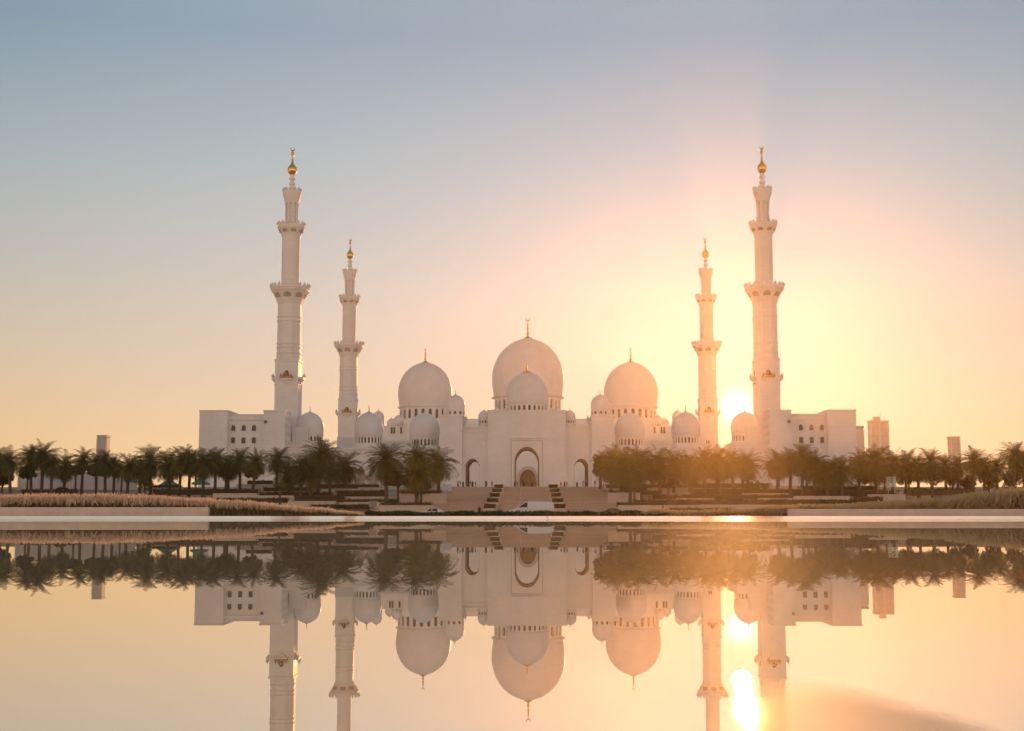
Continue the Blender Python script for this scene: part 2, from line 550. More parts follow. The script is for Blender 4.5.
def arch_loop(cx, w, z0, zs, za, n=10, horseshoe=0.0):
    """Pointed arch outline: jambs from z0 to the spring zs, apex at za."""
    h = w / 2
    pts = [(cx + h, z0)]
    if horseshoe:
        pts.append((cx + h, zs - h * 0.55))
    right = []
    for i in range(n + 1):
        t = i / n
        a = t * math.pi / 2
        bulge = math.cos(a) ** 0.92
        right.append((cx + h * (bulge + horseshoe * math.sin(min(1, t * 2.2) * math.pi) * (1 - t)), zs + (za - zs) * (math.sin(a) ** 1.08)))
    pts += right
    pts += [(2 * cx - x, z) for x, z in reversed(right[:-1])]
    if horseshoe:
        pts.append((cx - h, zs - h * 0.55))
    pts.append((cx - h, z0))
    return pts
def rect_loop(x0, x1, z0, z1): return [(x0, z0), (x1, z0), (x1, z1), (x0, z1)]

AXIS = P(527, 500, 425)[0]        # the mosque's axis of symmetry
ZP = 7.2                          # level of the mosque's plaza

# ------------------------------------------------------------------ ground, pool, roads
def terrain_z(y):
    if y < 66.6: return -0.25
    if y < 236: return 0.05
    if y < 332: return 0.05 + (y - 236) / 96 * 6.6
    return 6.65
g = MB()
ys = [-60, 66.55, 66.65, 120, 180, 236, 260, 284, 308, 332, 420, 600, 660, 700, 725]
xs = [-500, -400, -300, -150, -60, 0, 60, 150, 300, 400, 500]
for y in ys:
    for x in xs:
        g.v.append((x, y, terrain_z(y)))
for i in range(len(ys) - 1):
    for j in range(len(xs) - 1):
        a = i * len(xs) + j
        g.f.append((a, a + 1, a + len(xs) + 1, a + len(xs))); g.mi.append(0)
tag(g.build('ground', M['ground']), kind='structure')
w = MB()
w.add([(-70, -12, 0), (70, -12, 0), (70, 58.02, 0), (-70, 58.02, 0)], [(0, 1, 2, 3)])
tag(w.build('water', M['water']), kind='structure')
# the far lip: wet marble sloping out of the water
lip = MB()
y0, y1, h1 = 58.0, 59.40, 0.118
lip.add([(-70,y0,-0.02),(70,y0,-0.02),(70,y1,h1),(-70,y1,h1),(-70,y1,-0.3),(70,y1,-0.3),(-70,y0,-0.3),(70,y0,-0.3)],
        [(0,1,2,3),(6,7,1,0),(1,7,5,2),(0,3,4,6)])
lip.box(-70, 70, 59.40, 66.5, -0.3, 0.1179)
tag(lip.build('pool_edge', M['weir']), kind='structure')
rd = MB()
for (ya, yb) in ((142, 154), (205, 217)):
    rd.box(-400, 400, ya, yb, 0.0, 0.062)
tag(rd.build('road', M['asphalt']), kind='structure')
kb = MB()
for (ya, yb) in ((142, 154), (205, 217)):
    kb.box(-400, 400, ya - 0.25, ya - 0.01, 0.0, 0.17)
    kb.box(-400, 400, yb + 0.01, yb + 0.25, 0.0, 0.17)
tag(kb.build('kerb', M['kerb']), kind='structure')
pm = MB()
for (ya, yb) in ((142, 154), (205, 217)):
    for k in range(-40, 40):
        pm.box(k * 8, k * 8 + 3, (ya + yb) / 2 - 0.07, (ya + yb) / 2 + 0.07, 0.0625, 0.0665)
tag(pm.build('road_marking', M['paint']), kind='structure')
pl = MB()
pl.box(-190, 190, 331.5, 640, 6.0, ZP)
tag(pl.build('plaza', M['plaza']), kind='structure')

# ------------------------------------------------------------------ mosque helpers
DOME = [(0.945, -0.60), (0.955, -0.52), (0.975, -0.36), (0.993, -0.18), (1.0, 0.0), (0.985, 0.17), (0.945, 0.34), (0.88, 0.51),
        (0.79, 0.67), (0.675, 0.81), (0.535, 0.93), (0.39, 1.02), (0.25, 1.075), (0.12, 1.115), (0.04, 1.135), (0.0, 1.145)]
FINIAL = [(0.0, 0), (0.17, 0), (0.15, 0.04), (0.06, 0.09), (0.035, 0.13), (0.035, 0.20), (0.055, 0.23), (0.055, 0.26), (0.03, 0.29),
          (0.028, 0.42), (0.05, 0.45), (0.05, 0.48), (0.025, 0.51), (0.022, 0.62), (0.038, 0.65), (0.038, 0.68), (0.016, 0.72), (0.010, 0.86), (0.0, 0.88)]
def finial_mesh(mb, h, cx=0, cy=0, z0=0, crescent=True, wide=1.0):
    mb.lathe([(r * h * wide, z * h) for r, z in FINIAL], 14, cx, cy, z0, cap=False)
    if crescent:                   # an open ring like a young moon, horns up
        R0 = h * 0.095
        pts, rad = [], []
        for i in range(15):
            a = R(-90 - 150 + 300 * i / 14)
            pts.append((cx + R0 * math.cos(a), cy, z0 + 0.86 * h + R0 + R0 * math.sin(a)))
            rad.append(0.006 * h + 0.020 * h * math.sin(math.pi * i / 14))
        mb.tube(pts, rad, 6)
def dome_part(root, Rm, cx, cy, zmax, fin_h, name='dome', nseg=64, rim=True, wide=1.0, crescent=True, low=1.0):
    """A bulbous marble dome with its greatest width at zmax and a gilded finial as its sub-part."""
    d = MB()
    d.lathe([(r * Rm, z * Rm * (low if z < 0 else 1)) for r, z in DOME], nseg, 0, 0, 0)
    if rim:
        d.lathe([(Rm*0.93, -0.6*low*Rm - 0.06*Rm), (Rm*1.0, -0.6*low*Rm - 0.055*Rm), (Rm*1.005, -0.6*low*Rm - 0.025*Rm), (Rm*0.95, -0.6*low*Rm)], nseg, cap=False)
    o = d.build(name, M['dome_marble'], root, (cx, cy, zmax), 40)
    if fin_h:
        f = MB()
        finial_mesh(f, fin_h, 0, 0, 0, wide=wide, crescent=crescent)
        f.build('finial', M['gold'], o, (0, 0, Rm * 1.115), 50)
    return o
def drum_part(root, Rd, cx, cy, z0, z1, nb, wf=0.5, sill=0.12, head=0.16):
    """A drum of nb flat bays, each with a pointed window set back in the wall."""
    d = MB()
    H = z1 - z0
    wbay = 2 * Rd * math.tan(math.pi / nb)
    wm = None
    placed = []
    for k in range(nb):
        a = 2 * math.pi * (k + 0.5) / nb
        rot = Matrix.Rotation(a + math.pi / 2, 4, 'Z')
        xf = Matrix.Translation((0, 0, 0)) @ rot @ Matrix.Translation((0, -Rd, 0))
        ww = wbay * wf
        hole = arch_loop(0, ww, H * sill, H * (1 - head) - ww * 0.6, H * (1 - head), 5)
        d.panel(rect_loop(-wbay / 2, wbay / 2, 0, H), [hole], Rd * 0.07, xf)
        placed.append((a, rot))
        if wm is None:
            pn = MB()
            pn.panel(arch_loop(0, ww * 1.08, H * sill * 0.95, H * (1 - head) - ww * 0.6, H * (1 - head) + 0.02, 5), [], 0.12)
            wm = pn
    d.lathe([(Rd * 1.0, H), (Rd * 1.05, H), (Rd * 1.055, H + 0.06 * H), (Rd * 0.9, H + 0.09 * H)], nb * 2, cap=False)
    d.lathe([(Rd * 1.05, -0.02), (Rd * 1.05, 0.07 * H), (Rd * 1.003, 0.09 * H)], nb * 2, cap=False)
    o = d.build('drum', M['marble'], root, (cx, cy, z0))
    first = None
    for a, rot in placed:
        if first is None:
            first = wm.build('window', M['window'], o)
            c = first
        else:
            c = first.copy()
            COL.objects.link(c)
            c.parent = o
        r_in = Rd - Rd * 0.052
        c.location = (r_in * math.cos(a), r_in * math.sin(a), 0)
        c.rotation_euler = (0, 0, a + math.pi / 2)
    return o
def small_dome(root, u, vtop, vmax, Rpx, D, fin_px, drum_px=None, nb=12, side=1, crescent=False, name='dome', low=0.8, base=4.0):
    """Place a dome by its picture position on the left; side=-1 mirrors it about the mosque's axis."""
    x = P(u, vmax, D)[0]
    if side < 0: x = 2 * AXIS - x
    px = PXM(D)
    Rm = Rpx * px
    zm = Z(vmax, D)
    ox, oy, oz = root.location
    dome_part(root, Rm, x - ox, D - oy, zm - oz, fin_px * px if fin_px else 0, name, 40, crescent=crescent, low=low, wide=1.5)
    zt = zm - (0.6 * low + 0.055) * Rm
    if drum_px:
        drum_part(root, Rm * 0.93, x - ox, D - oy, zt - drum_px * px - oz, zt - oz, nb)
        if base:
            b = MB()
            b.lathe([(Rm*1.0, -base), (Rm*1.0, -0.03), (Rm*0.93, -0.02)], 32)
            b.build('drum_base', M['marble'], root, (x - ox, D - oy, zt - drum_px * px - oz), 30)
    return x, zt

# ------------------------------------------------------------------ minarets
def make_minaret():
    D = 425
    px = PXM(D)
    vz = lambda v: Z(v, D, 290) - ZP
    root = empty('minaret', (0, 0, 0), 'tall white marble minaret rising behind the left corner building', 'minaret', 'minarets round the courtyard')
    hw = 11.7 * px
    b = MB()
    b.box(-hw, hw, -hw, hw, 0, vz(361))
    b.box(-hw*1.05, hw*1.05, -hw*1.05, hw*1.05, vz(362.5), vz(360.3))
    b.box(-hw*1.04, hw*1.04, -hw*1.04, hw*1.04, vz(386), vz(384.6))
    # slim panels in relief on every face
    for s in (-1, 1):
        b.box(-hw*0.55, hw*0.55, s*hw - 0.06, s*hw + 0.06, vz(412), vz(388))
        b.box(s*hw - 0.06, s*hw + 0.06, -hw*0.55, hw*0.55, vz(412), vz(388))
    b.build('square_base', M['marble'], root)
    for (dx, dy) in ((0, -1), (1, 0), (-1, 0), (0, 1)):
        m = MB()
        # a bracketed balconet: corbel, floor, parapet with merlons
        prof = [(-1.5, 0.0), (1.5, 0.0), (1.75, 1.3), (-1.75, 1.3)]
        for y0_, y1_, z0_, z1_, wx in ((-0.5, 0, -1.1, -0.4, 1.0), (-1.0, 0, -0.4, 0.0, 1.5), (-1.35, 0, 0.0, 0.28, 1.9)):
            m.box(-wx, wx, y0_, y1_, z0_, z1_)
        o = m.build('balconet', M['marble'], root, (dx*hw, dy*hw, vz(380.5)))
        m = MB()
        m.box(-1.9, 1.9, -1.35, -1.15, 0.285, 0.95)
        for s in (-1, 1):
            m.box(s*1.9 - 0.1, s*1.9 + 0.1, -1.15, 0, 0.285, 0.95)
        for k in range(5):
            hm = (0.9, 1.15, 1.5, 1.15, 0.9)[k]
            m.lathe([(0.20, 0), (0.30, 0.3*hm), (0.17, 0.6*hm), (0, hm)], 8, -1.6 + 0.8*k, -1.25, 0.95, cap=False)
        m.build('parapet', M['gilt_trim'] if dy else M['marble'], o)
        o.rotation_euler = (0, 0, math.atan2(dx, -dy))
        wn_ = MB()
        wn_.panel(arch_loop(0, 1.5, 0.3, 1.6, 2.9, 6), [], 0.05)
        wo = wn_.build('doorway', M['window'], o, (0, -0.06, 0))
    k8 = math.cos(math.pi / 8)
    def niches(m, n, ra, za, rb, zb, w, rot0):      # dark plates on the flare, coloured as niche shade under a balcony
        tilt = math.atan2(rb - ra, zb - za)
        hgt = math.hypot(rb - ra, zb - za)
        for k in range(n):
            a = rot0 + 2 * math.pi * k / n
            xf = Matrix.Rotation(a + math.pi/2, 4, 'Z') @ Matrix.Translation((0, -ra - 0.05, za)) @ Matrix.Rotation(tilt, 4, 'X')
            m.panel(arch_loop(0, w, 0.0, hgt*0.55, hgt, 5), [], 0.12, xf, mi=1)
    # octagonal shaft with rings
    r8 = 11.4 * px / math.cos(math.pi / 8)
    prof = [(r8*1.06, vz(361)), (r8*1.02, vz(355))]
    for v in (353.5, 348, 344, 321.5, 317.5):
        prof += [(r8, vz(v + 1.0)), (r8*1.06, vz(v + 0.7)), (r8*1.06, vz(v - 0.4)), (r8, vz(v - 0.7))]
    prof += [(r8, vz(305)), (r8*1.08, vz(302.5)), (r8*1.22, vz(298.5)), (r8*1.45, vz(294)), (r8*1.62, vz(291.3)), (r8*1.62, vz(289.8)), (r8*0.9, vz(289.6))]
    o8 = MB()
    o8.lathe(prof, 8, rot=math.pi/8)
    for k in range(8):             # narrow blind panels between the rings
        a = math.pi / 4 * k
        rot = Matrix.Rotation(a + math.pi/2, 4, 'Z') @ Matrix.Translation((0, -r8*math.cos(math.pi/8) - 0.07, 0))
        o8.panel(arch_loop(0, 1.5, vz(342), vz(328), vz(324.5), 5), [], 0.1, rot)
    niches(o8, 8, r8*1.22*k8, vz(298.5), r8*1.45*k8, vz(294), 2.3, 0)
    o8.build('octagonal_shaft', [M['marble'], M['niche_shade']], root)
    def balcony(v_floor, half, sides, hrail):
        m = MB()
        r = half * px
        z0 = vz(v_floor)
        m.lathe([(r*0.97, z0), (r*1.0, z0 + 0.12), (r*1.0, z0 + hrail*0.55), (r*0.965, z0 + hrail*0.55), (r*0.965, z0 + 0.14)], sides*4, cap=False)
        nmer = max(12, int(2 * math.pi * r / 1.7))
        for k in range(nmer):      # trefoil merlons along the parapet
            a = 2 * math.pi * k / nmer
            cx, cy = r*0.98*math.cos(a), r*0.98*math.sin(a)
            m.lathe([(0.30, 0), (0.46, hrail*0.3), (0.46, hrail*0.5), (0.2, hrail*0.75), (0, hrail*1.15)], 6, cx, cy, z0 + hrail*0.5, cap=False)
        return m.build('balcony_railing', M['marble'], root)
    balcony(289.8, 19.8, 8, 1.25)
    # round shaft
    rs = 9.0 * px
    s = MB()
    s.lathe([(rs, vz(289.6)), (rs*1.08, vz(288.5)), (rs*1.08, vz(287.6)), (rs, vz(286.8)), (rs, vz(239)), (rs*1.06, vz(236.5)), (rs*1.2, vz(233.5)), (rs*1.4, vz(230.5)), (rs*1.53, vz(228.6)),
             (rs*1.53, vz(227.2)), (rs*0.7, vz(227.0))], 32)
    niches(s, 8, 9.0*px*1.2, vz(233.5), 9.0*px*1.4, vz(230.5), 1.6, math.pi/8)
    s.build('round_shaft', [M['marble'], M['niche_shade']], root, smooth=25)
    balcony(227.2, 13.7, 8, 1.15)
    # lantern: a core ringed by slender columns under a flared top
    rl = 6.7 * px
    l = MB()
    l.lathe([(rs*0.7, vz(227.0)), (rl*0.72, vz(226.0)), (rl*0.72, vz(203.5))], 24)
    l.lathe([(rl*0.7, vz(203.6)), (rl*1.02, vz(203.4)), (rl*1.06, vz(201.5)), (rl*1.2, vz(198.5)), (rl*1.36, vz(195)), (rl*1.4, vz(193.6)), (rl*1.4, vz(192.6)), (rl*0.5, vz(192.4))], 24)
    l.build('lantern', M['marble'], root, smooth=30)
    cm = None
    for k in range(8):
        a = math.pi/4*k + math.pi/8
        if cm is None:
            m = MB()
            m.lathe([(0.42, vz(227.1)), (0.42, vz(226.4)), (0.30, vz(226)), (0.28, vz(206.5)), (0.44, vz(205)), (0.46, vz(203.5))], 10)
            cm = m.build('column', M['marble'], root, smooth=30)
            c = cm
        else:
            c = cm.copy(); COL.objects.link(c); c.parent = root
        c.location = (rl*0.86*math.cos(a), rl*0.86*math.sin(a), 0)
    balcony(192.6, 9.0, 8, 1.0)
    rn = 2.2 * px
    n_ = MB()
    n_.lathe([(rn*1.3, vz(192.5)), (rn, vz(190)), (rn, vz(185.5)), (rn*1.45, vz(184.8)), (rn*1.45, vz(183.2)), (rn, vz(182.4)), (rn, vz(180)), (rn*1.4, vz(179.4)), (rn*1.4, vz(178)), (rn*0.9, vz(177.2)), (rn*0.85, vz(174.6))], 16)
    n_.build('neck', M['marble'], root, smooth=30)
    rb = 4.9 * px
    f = MB()
    f.lathe([(rn*0.8, vz(175)), (rb*0.5, vz(174.6)), (rb*0.88, vz(172.6)), (rb, vz(170)), (rb*0.88, vz(167.4)), (rb*0.5, vz(165.2)), (rb*0.26, vz(163.2)), (rb*0.16, vz(158)),
             (rb*0.14, vz(156.4)), (rb*0.33, vz(155)), (rb*0.36, vz(153.8)), (rb*0.2, vz(152.4)), (rb*0.09, vz(151.2)), (0, vz(150.6))], 20, cap=False)
    R0 = 1.75 * px
    pts, rad = [], []
    for i in range(17):
        a = R(-90 - 150 + 300 * i / 16)
        pts.append((R0*math.cos(a), 0, vz(150.8) + R0 + R0*math.sin(a)))
        rad.append(0.05 + 0.17 * math.sin(math.pi * i / 16))
    f.tube(pts, rad, 6)
    f.build('finial', M['gold'], root, smooth=40)
    return root
mn = make_minaret()
xf_ = (P(767, 400, 425)[0] - P(288.5, 400, 425)[0]) / 2
D_REAR = 568
xr_ = (P(708, 400, D_REAR)[0] - P(348.5, 400, D_REAR)[0]) / 2
mn.location = (AXIS - xf_, 425, ZP)
for x, y, lab in ((AXIS + xf_, 425, 'tall white marble minaret right of the setting sun'),
                  (AXIS - xr_, D_REAR, 'shorter looking white marble minaret left of the left big dome'),
                  (AXIS + xr_, D_REAR, 'shorter looking white marble minaret just left of the setting sun')):
    c = copy_tree(mn)
    c.location = (x, y, ZP)
    c['label'] = lab

# ------------------------------------------------------------------ prayer hall behind the courtyard
def window_set(root, pts, w, h, y, mat='window', arched=True, frame=True, name='window'):
    """Windows on a wall facing the camera; pts are (x, z sill) relative to root, y is the wall's face."""
    first = None
    for (x, z) in pts:
        if first is None:
            fm = MB()
            out = arch_loop(0, w * 1.32, -0.12 * h, h * 0.62, h * 1.14, 6) if arched else rect_loop(-w*0.64, w*0.64, -0.12*h, h*1.1)
            inn = arch_loop(0, w, 0, h * 0.6, h, 6) if arched else rect_loop(-w/2, w/2, 0, h)
            fm.panel(out, [inn], 0.35)
            first = fm.build(name, M['marble'], root, (x, y - 0.30, z))
            p = MB()
            p.panel(inn, [], 0.1)
            p.build('pane', M[mat], first, (0, 0.27, 0))
            if not arched:          # a lattice bar
                q = MB()
                q.box(-0.06, 0.06, 0.05, 0.2, 0, h)
                q.box(-w/2, w/2, 0.05, 0.2, h*0.6, h*0.6 + 0.12)
                q.build('bar', M['soffit'], first)
        else:
            c = copy_tree(first)
            c.parent = root
            c.location = (x, y - 0.30, z)
    return first

DH = 640                          # the big domes
HF = 585                          # the hall's front face
hall = empty('prayer_hall', (AXIS, HF, ZP), 'great white prayer hall with three big bulbous domes behind the entrance gate', 'mosque')
hz = Z(421, HF) - ZP
hx = X(650, HF, 440) - AXIS
hw_ = MB()
inner_u = 8.3 * PXM(HF)
zap = Z(469.6, HF) - ZP
hw_.panel(rect_loop(-hx, hx, 0, hz), [arch_loop(0, inner_u*2, 0.02, zap*0.62, zap, 10)] +
          [arch_loop(s*k*15.0, 6.5, 0.02, 8.0, 11.5, 8) for s in (-1, 1) for k in (1, 2, 3)], 2.0)
hw_.box(-hx, hx, 2.0, 110, 0, hz)
hw_.box(-hx - 0.4, hx + 0.4, -0.4, 110.4, hz - 1.2, hz - 0.5)
hw_.box(-hx, hx, 0.0, 0.6, hz, hz + 1.0)
cz = Z(412, HF) - ZP
cxh = 40 * PXM(HF)
hw_.box(-cxh, cxh, 30, 85, hz, cz)          # raised block under the main dome
xw0, xw1 = AXIS - P(406.2, 440, HF)[0], AXIS - P(374, 440, HF)[0]
for s in (-1, 1):
    a_, b_ = (xw0 + 0.45, xw1) if s > 0 else (-xw1, -xw0 - 0.45)
    hw_.box(a_, b_, 3.0, 60, 0, Z(426.5, HF) - ZP)
    hw_.box(a_ - 0.3, b_ + 0.3, 2.8, 60.2, Z(426.5, HF) - ZP + 0.01, Z(425.3, HF) - ZP)
for s in (-1, 1):
    b0, b1 = AXIS - P(409, 440, HF)[0], AXIS - P(401.5, 440, HF)[0]
    a_, b_ = (b0 + 0.5, b1) if s > 0 else (-b1, -b0 - 0.5)
    hw_.box(a_, b_, 8.0, 40, Z(426, HF) - ZP, Z(418.5, HF) - ZP)
hw_.build('wall', M['marble_lit'], hall)
dr_ = MB()
dr_.panel(arch_loop(0, inner_u*1.98, 0.05, zap*0.62, zap, 10), [], 0.2)
dr_.build('door', M['door'], hall, (0, 1.7, 0))
for s in (-1, 1):
    for k in (1, 2, 3):
        m = MB()
        m.panel(arch_loop(0, 6.3, 0.05, 8.0, 11.5, 8), [], 0.2)
        m.build('door', M['door'], hall, (s*k*15.0, 1.75, 0))
# stepped surround of the inner arch
sr = MB()
sr.panel(arch_loop(0, inner_u*2.6, 0, zap*0.66, zap*1.11, 10), [arch_loop(0, inner_u*2.05, 0.01, zap*0.63, zap*1.01, 10)], 0.5)
sr.build('arch_surround', M['surround_edge_shade'], hall, (0, -0.45, 0))
px = PXM(DH)
Rm = 36.2 * px
dome_part(hall, Rm, 0, DH - HF, Z(378.5, DH) - ZP, 21 * px, 'main_dome', 96, wide=1.35, low=0.84)
zt = Z(378.5, DH) - (0.6*0.84 + 0.055) * Rm
drum_part(hall, 33.2 * px, 0, DH - HF, Z(413.5, DH) - ZP, zt - ZP, 28, 0.46)
bx = MB()
bx.lathe([(36*px, 0), (36*px, 3.5*px), (34.5*px, 5.5*px), (33*px, 6.5*px)], 48)
bx.build('drum_base', M['marble'], hall, (0, DH - HF, Z(416.5, DH) - ZP), 30)
xs_ = (P(631, 390, DH)[0] - P(425.3, 390, DH)[0]) / 2
for s in (-1, 1):
    Rs = 27.2 * px
    dome_part(hall, Rs, s * xs_, DH - HF, Z(392.5, DH) - ZP, 15 * px, 'side_dome', 80, wide=1.5, low=0.88)
    zt = Z(392.5, DH) - (0.6*0.88 + 0.055) * Rs
    drum_part(hall, 25.2 * px, s * xs_, DH - HF, Z(421, DH) - ZP, zt - ZP, 22, 0.46)
# stair turrets with little domes in front of the side domes' inner flank
for s in (-1, 1):
    for (u, vtop, vmax, rp, fp) in ((455.5, 395, 405.5, 9.6, 6), (391.5, 418.5, 423.5, 4.6, 3), (398.5, 415, 421, 5.2, 3), (378.5, 410.5, 417, 5.6, 4)):
        D = 600
        x, zt = small_dome(hall, u, vtop, vmax, rp, D, fp, 5.5 if rp < 6 else 4.5, 10, -s)
        m = MB()
        m.lathe([(rp*1.08*PXM(D), ZP - ZP), (rp*1.08*PXM(D), zt - (5.5 if rp < 6 else 4.5)*PXM(D) - ZP + 0.02)], 8, rot=math.pi/8)
        m.build('turret', M['marble'], hall, (x - AXIS, D - HF, 0))
window_set(hall, [(s * (AXIS - P(u, 430, HF)[0]), Z(433, HF) - ZP) for s in (-1, 1) for u in (391, 393.6, 400.5)], 0.8, 3.4, 3.0)
window_set(hall, [(s * (AXIS - P(u, 430, HF)[0]), Z(425, HF) - ZP) for s in (-1, 1) for u in (447, 451)], 1.2, 1.4, 0.0, arched=False)

# ------------------------------------------------------------------ entrance gate
DG = 415
gate = empty('entrance_gate', (AXIS, DG, ZP), 'white entrance gate block with tall pointed archway and small dome above the staircase', 'gatehouse')
gx = lambda u, v=450: P(u, v, DG)[0] - AXIS
gz = lambda v: Z(v, DG) - ZP
px = PXM(DG)
ch = 39.2 * px
zt = gz(411.5)
aw, aw2 = 24.6 * px, 13.8 * px
m = MB()
main_arch = arch_loop(0, aw, 0.02, gz(463), gz(447), 14, 0.02)
DEP = 9.0
m.panel(rect_loop(-ch, ch, 0, zt), [main_arch], DEP)
m.box(-ch - 0.15, ch + 0.15, -0.15, DEP + 0.1, zt - 0.02, zt + 0.5)
# flat raised frame about the arch
fr_o, fr_i = rect_loop(-16.3*px, 16.3*px, 0.01, gz(438)), rect_loop(-14.6*px, 14.6*px, 0.02, gz(440.2))
m.panel(rect_loop(-16.3*px, 16.3*px, 0.0, gz(438.5)), [[(p[0]*1.06, p[1]*1.015 if p[1] > 1 else p[1]) for p in main_arch]], 0.22, Matrix.Translation((0, -0.22, 0)))
m.box(-17.2*px, 17.2*px, -0.7, 0.0, gz(438.5), gz(437.4))
m.build('wall', M['marble'], gate)
bo_ = MB()                        # darker border strips, painted edge shade of the portal frame
for (a_, b_, c_, d_) in ((-15.9*px, -15.1*px, 0.0, gz(440.3)), (15.1*px, 15.9*px, 0.0, gz(440.3)), (-15.1*px + 0.003, 15.1*px - 0.003, gz(441.1), gz(440.3))):
    bo_.box(a_, b_, -0.30, -0.222, c_, d_)
bo_.build('edge_shade_border', M['surround_edge_shade'], gate)
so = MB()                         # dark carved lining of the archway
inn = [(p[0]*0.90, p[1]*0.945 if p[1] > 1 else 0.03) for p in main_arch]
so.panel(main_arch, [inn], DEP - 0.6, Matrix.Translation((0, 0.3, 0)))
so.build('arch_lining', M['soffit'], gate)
for s in (-1, 1):                 # lower side bays with an arch each
    sb = MB()
    x0, x1 = ch + 0.02, 64.5 * px
    c = 54.5 * px
    zs = gz(427.5)
    ar = arch_loop(s * c, aw2, 0.02, gz(467.5), gz(458.5), 12, 0.06)
    r_ = rect_loop(x0, x1, 0, zs) if s > 0 else rect_loop(-x1, -x0, 0, zs)
    sb.panel(r_, [ar], 15.0, Matrix.Translation((0, 1.2, 0)))
    a_, b_ = (x0, x1 + 0.2) if s > 0 else (-x1 - 0.2, -x0)
    sb.box(a_, b_, 0.8, 16.3, zs - 0.01, zs + 0.45)
    sb.box(a_, b_, 0.95, 1.2, zs - 1.3, zs - 0.9)
    sb.build('side_bay', M['marble'], gate)
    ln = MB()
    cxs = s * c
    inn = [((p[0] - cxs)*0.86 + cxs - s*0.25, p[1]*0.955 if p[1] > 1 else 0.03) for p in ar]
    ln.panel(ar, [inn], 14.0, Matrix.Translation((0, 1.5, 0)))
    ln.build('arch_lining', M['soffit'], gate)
    # side towers
    tw = MB()
    x0, x1 = 64.5 * px + 0.03, 87 * px
    a_, b_ = (x0, x1) if s > 0 else (-x1, -x0)
    tw.box(a_, b_, -0.6, 16, 0, gz(416))
    tw.box(a_ + 0.02, b_ + 0.2, -0.8, 16.2, gz(416) + 0.01, gz(414.6))
    tw.build('side_tower', M['marble'], gate)
    # slim pinnacle
    pn = MB()
    pn.lathe([(0.42, 0), (0.42, 1.8), (0.55, 1.9), (0.55, 2.2), (0.45, 2.6), (0.25, 3.1), (0.06, 3.5), (0, 3.8)], 12)
    pn.build('pinnacle', M['marble'], gate, (s * 61.5 * px, 3.5, zs + 0.45), 30)
# gate dome and drum
dome_part(gate, 22.2 * px, 0, 14, gz(392) , 11 * px, 'gate_dome', 72, wide=2.7, crescent=False, low=0.58)
drum_part(gate, 20.7 * px, 0, 14, zt + 0.0, gz(392) - (0.6*0.58 + 0.055) * 22.2 * px, 24, 0.5)
rb_ = MB()
rb_.box(-ch, ch, DEP + 0.11, 24, 0.6 * zt, zt - 0.05)
rb_.build('roof', M['marble'], gate)
for s in (-1, 1):
    small_dome(gate, 484.2, 410.5, 417, 6.0, DG + 8, 4, 3.2, 12, -s, base=1.5)
    m = MB()
    m.lathe([(6.2*px, 0), (6.2*px, gz(424) - gz(428)), ], 12)
    m.build('turret_base', M['marble'], gate, (-s * (AXIS - P(484.2, 417, DG+8)[0]) * -1, 8, gz(429)))
# corner quarter domes beside the drum
for s in (-1, 1):
    m = MB()
    m.lathe([(6.5*px, 0), (6.3*px, 2.2*px), (5.4*px, 4.2*px), (3.6*px, 5.8*px), (1.6*px, 6.6*px), (0, 6.9*px)], 24, cap=False)
    m.build('corner_dome', M['dome_marble'], gate, (s * 30.5 * px, 14, zt), 40)

